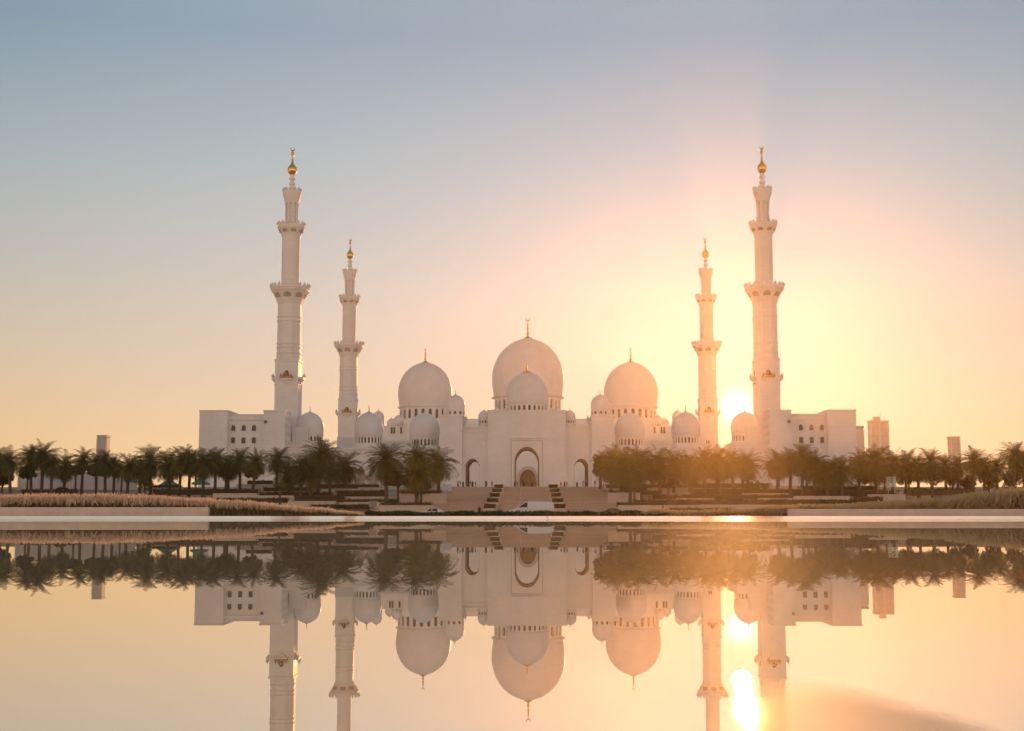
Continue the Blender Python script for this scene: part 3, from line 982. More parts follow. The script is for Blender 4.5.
# ------------------------------------------------------------------ arcaded front ranges
def front_range(s):
    D = 427
    side = 'left' if s < 0 else 'right'
    root = empty('arcade_range', (AXIS, D, ZP), f'low white arcaded range with round domes, {side} of the entrance gate', 'arcade', 'arcaded ranges beside the gate')
    q = PXM(D)
    zt = Z(449.5, D) - ZP
    xa, xb = 87.3 * q, 196 * q
    holes = []
    n = 9
    wbay = (xb - xa) / n
    for k in range(n):
        c = xa + wbay * (k + 0.5)
        holes.append(arch_loop(s * c, wbay * 0.66, 0.02, 5.6, 8.4, 8, 0.05))
    m = MB()
    r_ = rect_loop(xa, xb, 0, zt) if s > 0 else rect_loop(-xb, -xa, 0, zt)
    m.panel(r_, holes, 1.2)
    a_, b_ = (xa, xb) if s > 0 else (-xb, -xa)
    m.box(a_, b_, 6.0, 20, 0, zt)
    m.box(a_, b_, 1.2, 6.0, zt - 4.0, zt)
    m.box(a_ - 0.2, b_ + 0.2, -0.5, 20.2, zt + 0.005, zt + 0.6)
    m.box(a_, b_, -0.25, 0.0, zt - 1.3, zt - 1.0)
    m.build('wall', M['marble'], root)
    cols = None
    for k in range(n + 1):
        x = s * (xa + wbay * k)
        if cols is None:
            cm = MB()
            cm.lathe([(0.42, 0), (0.42, 0.5), (0.30, 0.7), (0.27, 4.2)], 12)
            cols = cm.build('column', M['marble'], root, smooth=30)
            cp = MB()
            cp.lathe([(0.28, 4.2), (0.34, 4.3), (0.34, 4.5), (0.42, 4.9), (0.62, 5.4), (0.50, 5.6)], 12)
            cp.build('capital', M['gilt_trim'], cols, smooth=30)
            c = cols
        else:
            c = copy_tree(cols); c.parent = root
        c.location = (x, -0.6, 0)
    for (u, vt, vm, rp, fp, dp, nb, dd) in ((424.5, 413.5, 430.2, 15.6, 0, 8.0, 24, 10), (368.8, 412.3, 428.5, 14.7, 9, 8.0, 24, 10)):
        small_dome(root, u, vt, vm, rp, D + dd, fp or 4, dp, nb, -s)
    # solid block behind the outer dome and by the rear minaret
    m = MB()
    for (u0, u1, v) in ((337, 356, 437.0), (383.5, 411, 440.5)):
        x0 = P(u0, 440, D + 26)[0] - AXIS
        x1 = P(u1, 440, D + 26)[0] - AXIS
        x0, x1 = (x0, x1) if s < 0 else (-x1, -x0)
        m.box(x0, x1, 26, 40, 0, Z(v, D + 26) - ZP)
    m.build('rear_block', M['marble'], root)
    xw = [P(u, 445, D + 26)[0] - AXIS for u in (346, 348)]
    window_set(root, [(-s * x * -1 if s < 0 else -x, Z(443.5, D+26) - ZP) for x in xw], 0.42, 1.0, 26.0)
    return root
front_range(-1)
front_range(1)

# courtyard side arcades joining the front ranges to the hall
for s in (-1, 1):
    side = 'left' if s < 0 else 'right'
    root = empty('courtyard_wing', (AXIS, 450, ZP), f'long white wing with small domes running back from the {side} arcaded range', 'wing', 'wings along the courtyard')
    m = MB()
    xa = 62.0
    a_, b_ = (xa, xa + 12) if s > 0 else (-xa - 12, -xa)
    m.box(a_, b_, 0, 134, 0, 8.0)
    m.box(a_ - 0.3, b_ + 0.3, -0.3, 134.3, 8.01, 8.7)
    m.build('wall', M['marble'], root)
    d0 = None
    for k in range(9):
        if d0 is None:
            d0 = dome_part(root, 4.2, s * 68, 8, 11.2, 2.2, 'dome', 32, crescent=False)
            c = d0
        else:
            c = copy_tree(d0); c.parent = root
        c.location = (s * 68, 8 + k * 14.5, 11.2)

# ------------------------------------------------------------------ corner buildings
def corner_building(s):
    D = 405
    side = 'left' if s < 0 else 'right'
    root = empty('corner_building', (AXIS, D, ZP), f'plain white flat-roofed corner building with arched windows at the foot of the {side} tall minaret', 'building', 'corner buildings of the mosque')
    q = PXM(D)
    def xx(u, v=430):
        return (P(u, v, D)[0] - AXIS) * (1 if s < 0 else -1)
    zz = lambda v: Z(v, D, 230) - ZP
    x0, x1, x2, x3 = xx(199.5), xx(227.5), xx(263.5), xx(285.0)
    m = MB()
    def bx_(a, b, y0, y1, z0, z1): m.box(min(a, b), max(a, b), y0, y1, z0, z1)
    bx_(x0, x1, -0.5, 16, 0, zz(411.5))
    bx_(x1, x2, 2.0, 15, 0, zz(415))
    bx_(x2, x3, -0.2, 10, 0, zz(411.5))
    # raised frame of the windowed bay
    bx_(x1 + 0.02, x2 - 0.02, 1.6, 2.0, zz(419.5), zz(418.3))
    bx_(x3 - (0.0 if s < 0 else 0), x3 + (5 if s < 0 else -5), 12, 24, 0, zz(424))
    m.build('wall', M['marble'], root)
    cp = MB()
    for (a, b, y0, y1, z) in ((x0, x1, -0.5, 16, zz(411.5)), (x1, x2, 2.0, 15, zz(415)), (x2, x3, -0.2, 10, zz(411.5))):
        cp.box(min(a, b) - 0.15, max(a, b) + 0.15, y0 - 0.15, y1 + 0.15, z + 0.005, z + 0.4)
    cp.build('parapet', M['marble'], root)
    us = (232.0, 242.4, 252.8)
    window_set(root, [(xx(u), zz(430.5)) for u in us], 1.25, 1.75, 2.0)
    window_set(root, [(xx(u), zz(443.0)) for u in us], 1.2, 1.75, 2.0, arched=False)
    window_set(root, [(xx(265.8), zz(423.5))], 0.9, 0.9, -0.2, arched=False)
    # round dome beside the minaret
    Dd = D + 18
    u = 309.8
    small_dome(root, u, 412, 427.8, 14.2, Dd, 7, 7.0, 22, -s)
    xd = abs(P(u, 430, Dd)[0] - AXIS) * (-1 if s < 0 else 1)
    m = MB()
    m.box(xd - 15*PXM(Dd), xd + 15*PXM(Dd), 8, 28, 0, Z(443.4, Dd) - ZP)
    m.box(xd - 15.6*PXM(Dd), xd + 15.6*PXM(Dd), 7.8, 28.2, Z(444.6, Dd) - ZP, Z(443.3, Dd) - ZP)
    m.build('dome_base', M['marble'], root)
    return root
corner_building(-1)
corner_building(1)

# ------------------------------------------------------------------ far towers
def tower(name, u0, u1, vt, D, depth, label, ribs=1, plant=True, mat='tower'):
    x0, x1 = X(u0, D, vt), X(u1, D, vt)
    zt = Z(vt, D)
    zb = 6.4
    root = empty(name, ((x0 + x1) / 2, D, zb), label, 'building')
    hwid = (x1 - x0) / 2
    m = MB()
    m.box(-hwid, hwid, 0, depth, 0, zt - zb)
    m.build('wall', M[mat], root)
    m = MB()
    for k in range(ribs + 2):
        x = -hwid + 2 * hwid * k / (ribs + 1)
        m.box(x - 0.35, x + 0.35, -0.4, 0.0, 0, zt - zb - 0.5)
    m.build('pilaster', M['render_wall'], root)
    m = MB()
    m.box(-hwid - 0.3, hwid + 0.3, -0.5, depth + 0.3, zt - zb + 0.01, zt - zb + 0.9)
    if plant:
        m.box(-hwid * 0.5, hwid * 0.2, depth * 0.3, depth * 0.7, zt - zb + 0.91, zt - zb + 3.0)
        m.tube([(hwid*0.3, depth*0.5, zt - zb + 0.9), (hwid*0.3, depth*0.5, zt - zb + 5)], 0.12, 5)
    m.build('roof', M['tower'], root)
    return root
tower('apartment_tower', 870.5, 888, 422.5, 690, 6, 'pale block tower with a vertical seam right of the right corner building', 1)
tower('office_block', 853.5, 863, 428.5, 520, 12, 'low pale block touching the right corner building', 0, False, 'render_wall')
tower('slim_tower', 951, 959.5, 438.5, 700, 6, 'slim dark tower far behind the palms near the right edge', 0, False)
tower('stair_tower', 97.5, 106.5, 436.5, 700, 6, 'slim tower block far behind the palms near the left edge', 0, False)

# ------------------------------------------------------------------ staircase and planters
st = empty('staircase', (AXIS, 240, 0), 'broad tan stone staircase rising to the entrance gate', 'stairs')
def flight(x0, x1):
    m = MB()
    z, y = 0.6, 0.0
    zones = ((0, 26, 15), (29, 56, 15), (59, 90, 14))
    prof = [(0.0, 0.0), (0.0, z)]
    for (ya, yb, n) in zones:
        prof.append((ya, z))
        for k in range(n):
            yy = ya + (yb - ya) * k / n
            z += (ZP - 0.6) / 44
            prof.append((yy, z - (ZP - 0.6) / 44)); prof.append((yy, z))
        prof.append((yb, z))
    prof.append((91.4, z)); prof.append((91.4, 0.0))
    out = []
    for p in prof:
        if not out or p != out[-1]: out.append(p)
    n = len(out)
    vs = [(x0, a, b) for a, b in out] + [(x1, a, b) for a, b in out]
    fs = [(i, i + 1, n + i + 1, n + i) for i in range(n - 1)]
    m.add(vs, fs)
    return m
pxm = PXM(240)
flight(-5.2, 5.2).build('central_flight', M['stair'], st)
flight(-19, -7.3).build('side_flight', M['stair'], st)
flight(7.3, 17.3).build('side_flight', M['stair'], st)
for y_, z_ in ((26.0, 0.6 + 15*(ZP - 0.6)/44), (56.0, 0.6 + 30*(ZP - 0.6)/44), (90.3, ZP)):
    for a_, b_ in ((-5.2, 5.2), (-19, -7.3), (7.3, 17.3)):
        m = MB()
        m.box(a_, b_, y_ - 0.62, y_ + 0.3, z_ - 0.45, z_ + 0.06)
        m.build('landing_edge', M['terrace'], st)
hr = MB()
hr.tube([(-1.0, 1, 1.5), (-1.0, 89, ZP + 0.9)], 0.04, 6)
for k in range(12):
    t = k / 11
    hr.tube([(-1.0, 1 + 88*t, 0.6 + 6.6*t), (-1.0, 1 + 88*t, 1.5 + 6.6*t)], 0.03, 5)
hr.build('handrail', M['steel'], st)

def leafy(mb, fn, n, size, seed, up=0.3):
    """n small leaf quads at the places fn(rng) gives: (point, outward normal)."""
    r = random.Random(seed)
    for _ in range(n):
        p, nn = fn(r)
        d = Vector((r.gauss(0, 1), r.gauss(0, 1), r.gauss(0, 1))).normalized()
        a = (d + Vector(nn) * 0.7)
        a.z += up
        a.normalize()
        b = a.cross(Vector((r.gauss(0, 1), r.gauss(0, 1), r.gauss(0, 1)))).normalized()
        s = size * r.uniform(0.6, 1.3)
        p = Vector(p)
        mb.add([p - b*s*0.35, p + a*s*0.45 - b*s*0.3, p + a*s, p + b*s*0.35 + a*s*0.4], [(0, 1, 2, 3)])
def hedge(x0, x1, y0, y1, z0, z1, label, group, mat='hedge', dens=9, leaf=0.28, name='hedge', seed=1):
    cx, cy = (x0 + x1) / 2, (y0 + y1) / 2
    mb = MB()
    lx, ly, lz = (x1 - x0) / 2, (y1 - y0) / 2, z1 - z0
    nx, ny, nz = max(2, int(lx * 2 / 0.8)), max(2, int(ly * 2 / 0.6)), 3
    # a bumpy core
    def pt(i, j, k):
        p = Vector((-lx*0.95 + 1.9*lx*i/nx, -ly*0.9 + 1.8*ly*j/ny, 0.94*lz*k/nz))
        q = noise.noise_vector(Vector((p.x*0.9 + cx, p.y*0.9 + cy, p.z*1.1 + seed))) * 0.14
        if k == 0: q.z = 0
        return p + q
    idx = {}
    for i in range(nx+1):
        for j in range(ny+1):
            for k in range(nz+1):
                if i in (0, nx) or j in (0, ny) or k in (0, nz):
                    idx[i,j,k] = len(mb.v); mb.v.append(tuple(pt(i,j,k)))
    def quad(a,b,c,d): mb.f.append((idx[a],idx[b],idx[c],idx[d])); mb.mi.append(0)
    for i in range(nx):
        for k in range(nz):
            quad((i,0,k),(i+1,0,k),(i+1,0,k+1),(i,0,k+1)); quad((i+1,ny,k),(i,ny,k),(i,ny,k+1),(i+1,ny,k+1))
        for j in range(ny):
            quad((i,j,nz),(i+1,j,nz),(i+1,j+1,nz),(i,j+1,nz))
    for j in range(ny):
        for k in range(nz):
            quad((0,j+1,k),(0,j,k),(0,j,k+1),(0,j+1,k+1)); quad((nx,j,k),(nx,j+1,k),(nx,j+1,k+1),(nx,j,k+1))
    def fn(r):
        q = r.random()
        if q < 0.45: return (r.uniform(-lx, lx), -ly, r.uniform(0.05, lz)), (0, -1, 0)
        if q < 0.9: return (r.uniform(-lx, lx), r.uniform(-ly, ly), lz*r.uniform(0.9, 1.0)), (0, 0, 1)
        sx = r.choice((-1, 1))
        return (sx*lx, r.uniform(-ly, ly), r.uniform(0.05, lz)), (sx, 0, 0)
    n = int(dens * (2*lx*lz + 2*lx*min(2*ly, 1.5)) + 12)
    leafy(mb, fn, min(n, 5000), leaf, seed)
    o = mb.build(name, M[mat], None, (cx, cy, z0))
    return tag(o, label, 'hedge', group)

rank = ['topmost', 'second from the top', 'middle', 'second from the bottom', 'lowest']
for s in (-1, 1):
    side = 'left' if s < 0 else 'right'
    root = empty('stepped_planter', (AXIS + s * 6.25, 240, 0), f'pale stepped stone planter between stair flights on the {side} of the central flight', 'planter', 'stepped planters on the staircase')
    m = MB()
    for k in range(5):
        y0 = 4 + 17.2 * k
        zt_ = 0.6 + 6.6 * (y0 + 2) / 90 + 0.5
        m.box(-1.02, 1.02, y0, min(y0 + 17.2, 90) - 0.02, 0, zt_)
    m.build('plinth', M['terrace'], root)
    for s2 in (-1, 1):
        c = MB()
        vs = [(s2*1.03 - 0.14 - 0.0, -1, 0.4), (s2*1.03 + 0.0, -1, 0.4), (s2*1.03, 90, ZP + 0.25), (s2*1.03 - 0.14, 90, ZP + 0.25)]
        a, b = (1.035, 1.2) if s2 > 0 else (-1.2, -1.035)
        c.add([(a,-1,0),(b,-1,0),(b,-1,0.95),(a,-1,0.95),(a,90,0),(b,90,0),(b,90,ZP+0.45),(a,90,ZP+0.45)],
              [(0,1,2,3),(1,5,6,2),(5,4,7,6),(4,0,3,7),(3,2,6,7)])
        c.build('cheek_wall', M['terrace'], root)
    for k in range(5):
        y0 = 4 + 17.2 * k
        zt_ = 0.6 + 6.6 * (y0 + 2) / 90 + 0.5
        hedge(AXIS + s*6.25 - 1.0, AXIS + s*6.25 + 1.0, 240 + y0 + 0.1, 240 + y0 + 5.0, zt_, zt_ + 0.78,
              f'dark clipped hedge block on the {side} stepped planter, {rank[4 - k]} of five', 'hedge blocks on the stepped planters', 'hedge', 40, 0.16, 'hedge_block', 10 + k)

# ------------------------------------------------------------------ terrace walls and hedge bands
WALLS = [  # u0, u1, v_top, v_bottom, D, what sets it apart
    (379, 433, 505.2, 512.5, 238, 'tan terrace wall under the two big palms left of the stairs'),
    (343, 385, 502, 505.5, 246, 'thin pale terrace wall left of the two big palms, lowest course'),
    (288, 336, 501, 505.5, 247, 'pale terrace wall above the pink grass, left of the small sign'),
    (338, 393, 496.5, 500, 262, 'long pale terrace wall left of the two big palms, middle course'),
    (258, 294, 495.4, 499, 268, 'short pale terrace wall below the round dome near the left tall minaret'),
    (213, 259, 493.2, 498.2, 272, 'pale terrace wall below the left corner building'),
    (396, 446, 493.5, 503, 262, 'tan terrace wall beside the stairs under the pale booth'),
    (308, 362, 488.5, 493, 292, 'pale terrace wall behind the palm trunks, left of the two big palms'),
    (358, 386, 487.3, 489.5, 300, 'short pale terrace wall below the left arcade, topmost course'),
    (236, 278, 484, 488.6, 310, 'pale terrace wall between palm trunks below the left corner building'),
    (152, 200, 487.5, 493, 300, 'pale terrace wall below the green canopies'),
    (618, 662, 505.2, 512.5, 238, 'tan terrace wall under the leaning palm right of the stairs'),
    (664, 716, 505.0, 509, 244, 'pale terrace wall behind the low reeds, right of the stairs'),
    (700, 776, 504.6, 508.5, 246, 'long pale terrace wall behind the straw reeds and right wall end'),
    (676, 714, 498.2, 500.8, 258, 'pale terrace wall right of the stairs, middle course'),
    (608, 640, 492.5, 501, 264, 'tan terrace wall beside the stairs on the right'),
    (655, 690, 492.8, 494.4, 275, 'thin pale terrace wall right of the stairs, upper course'),
    (652, 692, 487.6, 490, 298, 'thin pale terrace wall right of the stairs, topmost course'),
    (758, 792, 498.3, 502, 262, 'long pale terrace wall below the right tall minaret'),
    (792, 850, 496, 502.5, 268, 'pale terrace wall below the right corner building'),
    (758, 812, 486.0, 489.5, 306, 'pale terrace wall behind palm trunks below the right tall minaret'),
    (742, 790, 493.2, 495.2, 284, 'thin pale terrace wall left of the right corner building'),
    (868, 906, 494.4, 498.5, 280, 'short pale terrace wall below the pale picture board'),
]
for (u0, u1, vt, vb, D, lab) in WALLS:
    x0, x1 = X(u0, D), X(u1, D)
    zt_, zb_ = Z(vt, D), min(Z(vb, D), terrain_z(D)) - 0.3
    m = MB()
    m.box(-(x1-x0)/2, (x1-x0)/2, 0, 0.45, 0, zt_ - zb_ - 0.12)
    root = m.build('terrace_wall', M['terrace'], None, ((x0 + x1)/2, D, zb_))
    tag(root, lab, 'wall', 'terrace walls below the mosque')
    c = MB()
    c.box(-(x1-x0)/2 - 0.04, (x1-x0)/2 + 0.04, -0.05, 0.5, zt_ - zb_ - 0.119, zt_ - zb_)
    c.build('coping', M['terrace'], root)
HEDGES = [
    (380, 432, 502.6, 505.4, 239.5, 'dark hedge on the tan wall at the foot of the two big palms'),
    (310, 372, 504.6, 507.6, 244, 'dark low hedge just behind the pink grass near the small sign'),
    (343, 398, 499.2, 502.4, 250, 'dark hedge left of the two big palms, second band from the water'),
    (293, 345, 495.2, 501.2, 254, 'thick dark hedge left of the two big palms'),
    (202, 289, 498, 501.6, 250, 'dark hedge just behind the pink grass under the left corner building'),
    (257, 334, 492.2, 495.6, 272, 'long dark hedge under the round dome near the left tall minaret'),
    (150, 259, 489, 493.6, 276, 'long dark hedge below the left corner building'),
    (400, 442, 490.6, 493.6, 264, 'dark hedge beside the stairs under the pale booth'),
    (335, 386, 490.2, 496.8, 280, 'dark hedge band behind the trunks left of the two big palms'),
    (262, 314, 487.4, 490, 296, 'dark hedge between the palm trunks below the left arcade'),
    (314, 380, 484.2, 487.6, 314, 'dark hedge along the plaza edge below the left arcade'),
    (246, 272, 480.5, 484.2, 318, 'short dark hedge on the plaza edge beside the left corner building'),
    (150, 180, 485, 487.6, 302, 'dark hedge under the left green canopy'),
    (20, 76, 489.2, 493, 290, 'dark low hedge at the feet of the left edge palms'),
    (617, 650, 502.6, 505.4, 239.5, 'dark hedge at the foot of the leaning palm right of the stairs'),
    (668, 735, 508, 510.6, 240, 'dark hedge behind the low reeds right of the stairs'),
    (664, 730, 505.2, 507.6, 250, 'dark hedge right of the stairs, second band from the water'),
    (610, 662, 491, 493.5, 266, 'dark hedge beside the stairs on the right'),
    (630, 788, 499.8, 504.2, 252, 'long dark hedge right of the stairs'),
    (650, 758, 494.6, 498.2, 270, 'long dark hedge below the setting sun'),
    (690, 760, 489, 493.2, 288, 'dark hedge between trunks under the setting sun'),
    (604, 690, 484.4, 487.2, 314, 'dark hedge along the plaza edge below the right arcade'),
    (690, 772, 483.5, 487, 316, 'dark hedge along the plaza edge under the setting sun'),
    (748, 802, 489.3, 493.6, 288, 'dark hedge between palm trunks under the right tall minaret'),
    (756, 794, 495.0, 498.8, 264, 'short dark hedge below the right tall minaret, third band from the water'),
    (770, 860, 499.8, 503.6, 256, 'dark hedge below the right corner building, lowest band'),
    (780, 900, 490.5, 495.4, 284, 'thick dark hedge below the right corner building'),
    (800, 880, 486, 489.6, 300, 'dark hedge at the palm feet right of the right corner building'),
    (856, 884, 497, 501, 274, 'short dark hedge under the pale picture board'),
    (906, 975, 488.6, 494.5, 286, 'long dark hedge below the palms near the right edge'),
]
for i, (u0, u1, vt, vb, D, lab) in enumerate(HEDGES):
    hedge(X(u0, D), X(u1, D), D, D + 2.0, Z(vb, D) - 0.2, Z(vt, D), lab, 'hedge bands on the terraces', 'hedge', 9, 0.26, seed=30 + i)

# ------------------------------------------------------------------ pool-side walls, grass, ground cover
for (u0, u1, vt, lab) in ((-90, 208.5, 507.2, 'low pale stone wall at the far edge of the pool, left'),
                          (788, 1110, 509.0, 'low pale stone wall at the far edge of the pool, right')):
    D = 66.9
    x0, x1 = X(u0, D), X(u1, D)
    m = MB()
    m.box(-(x1-x0)/2, (x1-x0)/2, 0, 0.35, 0, Z(vt, D))
    o = m.build('pool_wall', M['poolstone'], None, ((x0+x1)/2, D, 0.0))
    tag(o, lab, 'wall', 'low walls at the pool edge')

def interp(tab, u):
    if u <= tab[0][0]: return tab[0][1]
    for (a, va), (b, vb) in zip(tab, tab[1:]):
        if u <= b: return va + (vb - va) * (u - a) / (b - a)
    return tab[-1][1]
def grass_field(name, tab, u0, u1, d0, d1, n, seed, lab, plume=0.8, label_cat='grass', pm='plume'):
    r = random.Random(seed)
    mb = MB()
    for _ in range(n):
        D = d0 + (d1 - d0) * r.random() ** 1.2
        u = r.uniform(u0, u1)
        x = X(u, D) + r.gauss(0, 0.1)
        hmax = Z(interp(tab, u) + 3.0 * noise.noise(Vector((x*0.6, D*0.4, seed))) + 2.4 * noise.noise(Vector((x*2.0, D*1.1, seed))), D) - 0.05
        h = hmax * r.uniform(0.72, 1.0)
        if h < 0.06: continue
        lean = Vector((r.gauss(0.08, 0.30), r.gauss(-0.05, 0.22), 0)) * h
        base = Vector((x, D, 0.05))
        side = Vector((1, r.uniform(-0.6, 0.6), 0)).normalized()
        wd = r.uniform(0.010, 0.022)
        for q in range(2):         # two blades per stalk
            l2 = lean * r.uniform(0.3, 1.3) + Vector((r.gauss(0, 0.12), r.gauss(0, 0.1), 0)) * h
            hb = h * r.uniform(0.55, 0.9)
            p1 = base + l2 * 0.35 + Vector((0, 0, hb * 0.6))
            p2 = base + l2 + Vector((0, 0, hb))
            mb.add([base - side*wd, base + side*wd, p1 + side*wd*0.8, p1 - side*wd*0.8], [(0, 1, 2, 3)], 0)
            mb.add([p1 - side*wd*0.8, p1 + side*wd*0.8, p2], [(0, 1, 2)], 0)
        for q in range(1 if pm == 'plume' else 3):     # feathery plumes, the straw clumps hold some at every height
            if r.random() > plume: continue
            hq = h * (1.0 if q == 0 else r.uniform(0.35, 0.8))
            ln = lean + Vector((r.gauss(0, 0.25), r.gauss(-0.15, 0.2), 0)) * hq * (q > 0)
            tip = base + ln + Vector((0, 0, hq))
            root_ = base + ln * 0.55 + Vector((0, 0, hq * r.uniform(0.55, 0.78)))
            pw = r.uniform(0.034, 0.062)
            md = root_ * 0.55 + tip * 0.45
            for sd in (side, Vector((-side.y, side.x, 0))):
                mb.add([root_ - sd*pw*0.4, root_ + sd*pw*0.4, md + sd*pw, tip, md - sd*pw], [(0, 1, 2, 3, 4)], 1)
    o = mb.build(name, [M['blade' if pm == 'plume' else 'blade_straw_flare'], M[pm]])
    return tag(o, lab, label_cat, kind='stuff')
TL = [(-90, 494), (0, 494), (60, 492.5), (140, 494), (208, 498), (260, 502.5), (320, 508), (372, 514)]
TR = [(640, 513), (668, 508.5), (700, 511), (745, 509), (790, 505.5), (840, 503.5), (880, 501), (920, 498.5), (960, 494.5), (990, 490.5), (1024, 486.5), (1110, 483)]
grass_field('fountain_grass', TL, -90, 374, 67.4, 73, 17000, 3, 'pinkish fountain grass growing behind the low wall on the left')
grass_field('fountain_grass', TR, 740, 1100, 67.4, 74, 15000, 4, 'straw coloured fountain grass rising behind the low wall on the right', pm='plume_straw_flare')
grass_field('reed_grass', TR, 640, 750, 67.2, 72, 2600, 5, 'low straw reeds at the pool edge left of the right wall', 0.7, pm='plume_straw_flare')
# low green ground cover along the rim in the middle
def cover(name, u0, u1, d0, d1, hmax, n, seed, lab):
    mb = MB()
    def fn(r):
        D = r.uniform(d0, d1)
        u = r.uniform(u0, u1)
        x = X(u, D)
        hh = hmax * (0.55 + 0.45 * noise.noise(Vector((x*0.7, D*0.5, seed)))) * r.uniform(0.3, 1.0)
        return (x, D, 0.05 + max(0.02, hh)), (0, -0.3, 1)
    leafy(mb, fn, n, 0.12, seed)
    return tag(mb.build(name, M['hedge_green']), lab, 'ground cover', kind='stuff')
cover('ground_cover', 366, 452, 66.9, 72, 0.34, 9000, 11, 'low leafy ground cover along the pool rim left of the stairs')
cover('ground_cover', 448, 668, 66.9, 70, 0.36, 15000, 12, 'thin dark ground cover along the pool rim before the white car')

# ------------------------------------------------------------------ palms
def palm_meshes(seed, nf, flen, droop, leaflets=15):
    r = random.Random(seed)
    cr = MB()
    dead = MB()
    for i in range(nf):
        t = (i + 0.5) / nf
        az = i * 2.39996 + r.uniform(-0.25, 0.25)
        el = R(80 - 138 * t ** 0.72 + r.uniform(-9, 9))
        L = flen * r.uniform(0.82, 1.12) * (0.84 + 0.22 * math.sin(math.pi * min(1, t * 1.1)))
        dr = droop * r.uniform(0.75, 1.3) * (0.42 + 0.62 * math.cos(max(el, 0)))
        tgt = dead if t > 0.955 else cr
        h = Vector((math.cos(az), math.sin(az), 0))
        side = Vector((-math.sin(az), math.cos(az), 0))
        p = Vector((0, 0, 0)) + h * 0.16 + Vector((0, 0, -0.55 * t))
        steps = leaflets
        pts = [p.copy()]
        e = el
        for k in range(steps):
            e -= dr / steps * (0.5 + 1.0 * k / steps)
            p = p + (h * math.cos(e) + Vector((0, 0, math.sin(e)))) * (L / steps)
            p += side * (0.012 * math.sin(i * 1.7) * L / steps * k)
            pts.append(p.copy())
        # midrib as a narrow strip
        for k in range(steps):
            w0, w1 = 0.05 * (1 - k / steps) + 0.008, 0.05 * (1 - (k + 1) / steps) + 0.008
            tgt.add([pts[k] - side*w0, pts[k] + side*w0, pts[k+1] + side*w1, pts[k+1] - side*w1], [(0, 1, 2, 3)])
        for k in range(1, steps + 1):
            tt = k / steps
            fw = (pts[k] - pts[k-1]).normalized()
            upv = side.cross(fw).normalized() * -1
            ll = L * 0.215 * (0.35 + 1.0 * math.sin(math.pi * min(1.0, tt * 0.86 + 0.10)) ** 0.8) * r.uniform(0.85, 1.15)
            for sg in (-1, 1):
                for sub in (0.0, 0.5):
                    b = pts[k-1].lerp(pts[k], sub + 0.25)
                    d = (side * sg * 0.78 + fw * 0.62 + upv * r.uniform(-0.05, 0.35) + Vector((r.gauss(0, .08), r.gauss(0, .08), r.gauss(-0.08, .10)))).normalized()
                    wv = fw * 0.030
                    m_ = b + d * ll * 0.55
                    tip = b + d * ll + Vector((0, 0, -0.05 * ll))
                    tgt.add([b - wv*0.8, b + wv*0.8, m_ + wv, tip, m_ - wv], [(0, 1, 2, 3, 4)])
    return cr, dead
def trunk_mb(h, r0, r1, seed):
    r = random.Random(seed)
    m = MB()
    prof = []
    n = int(h / 0.45)
    for k in range(n):
        z = -0.4 + (h + 0.4) * k / n
        rr = r0 + (r1 - r0) * k / n + (0.10 if k == 0 else 0)
        prof += [(rr, z), (rr * 1.12, z + 0.24), (rr * 1.14, z + 0.30)]
    prof += [(r1 * 1.3, h - 0.3), (r1 * 1.5, h), (r1 * 0.7, h + 0.35)]
    m.lathe(prof, 12)
    # leaf-base stubs below the crown
    for k in range(26):
        a = k * 2.4
        z = h - 0.1 - 0.055 * k
        d = Vector((math.cos(a), math.sin(a), 0))
        m.tube([d * r1 * 0.9 + Vector((0, 0, z)), d * (r1 + 0.22) + Vector((0, 0, z + 0.28))], [0.09, 0.05], 4)
    return m
PALM = []
for k, (nf, fl, dr) in enumerate(((74, 3.75, 1.0), (66, 3.6, 1.2), (84, 3.9, 1.1), (60, 3.5, 0.9), (78, 3.7, 1.3))):
    c, d = palm_meshes(100 + k, nf, fl, dr)
    def me_of(mb, nm, mat):
        me = bpy.data.meshes.new(nm)
        me.from_pydata(mb.v, [], mb.f)
        me.materials.append(mat)
        me.update()
        return me
    cm = me_of(c, 'crown', M['palm'])
    cb = me_of(c, 'crown', M['palm_bright'])
    dm = me_of(d, 'dead_fronds', M['dead_frond'])
    tm = me_of(trunk_mb(8.0, 0.30, 0.23, k), 'trunk', M['trunk'])
    tm.polygons.foreach_set('use_smooth', [True] * len(tm.polygons))
    PALM.append((cm, cb, dm, tm, max(v[2] for v in c.v)))
# u, v of crown top, distance, crown scale, variant, bright, label (None: numbered along its row)
PALMS_L = [
    (-14, 446, 284, 1.0), (1, 446, 288, 1.0), (13, 444, 280, 1.12), (33, 443, 290, 1.05), (43.5, 437.5, 286, 1.2), (53, 452, 284, 1.0), (65, 449, 292, 1.0),
    (83, 447, 296, 1.0), (97.5, 452, 302, 0.95), (107, 449, 288, 1.0), (115, 453, 300, 0.95), (128, 451, 286, 1.0), (141, 456, 306, 0.95), (152.5, 443.5, 292, 1.1),
    (171, 447, 288, 1.05), (180, 445, 284, 1.05), (190, 444.5, 290, 1.05), (204, 445, 282, 1.05), (216, 446, 288, 1.05), (229, 452, 300, 1.0), (241, 446.5, 292, 1.05),
    (253, 446, 284, 1.05), (276, 445.5, 296, 1.05), (290, 458, 276, 1.1), (301, 452, 270, 1.1), (318, 435.5, 284, 1.3), (311, 455, 270, 1.15),
    (331, 453, 290, 1.1), (346, 449, 296, 1.15)]
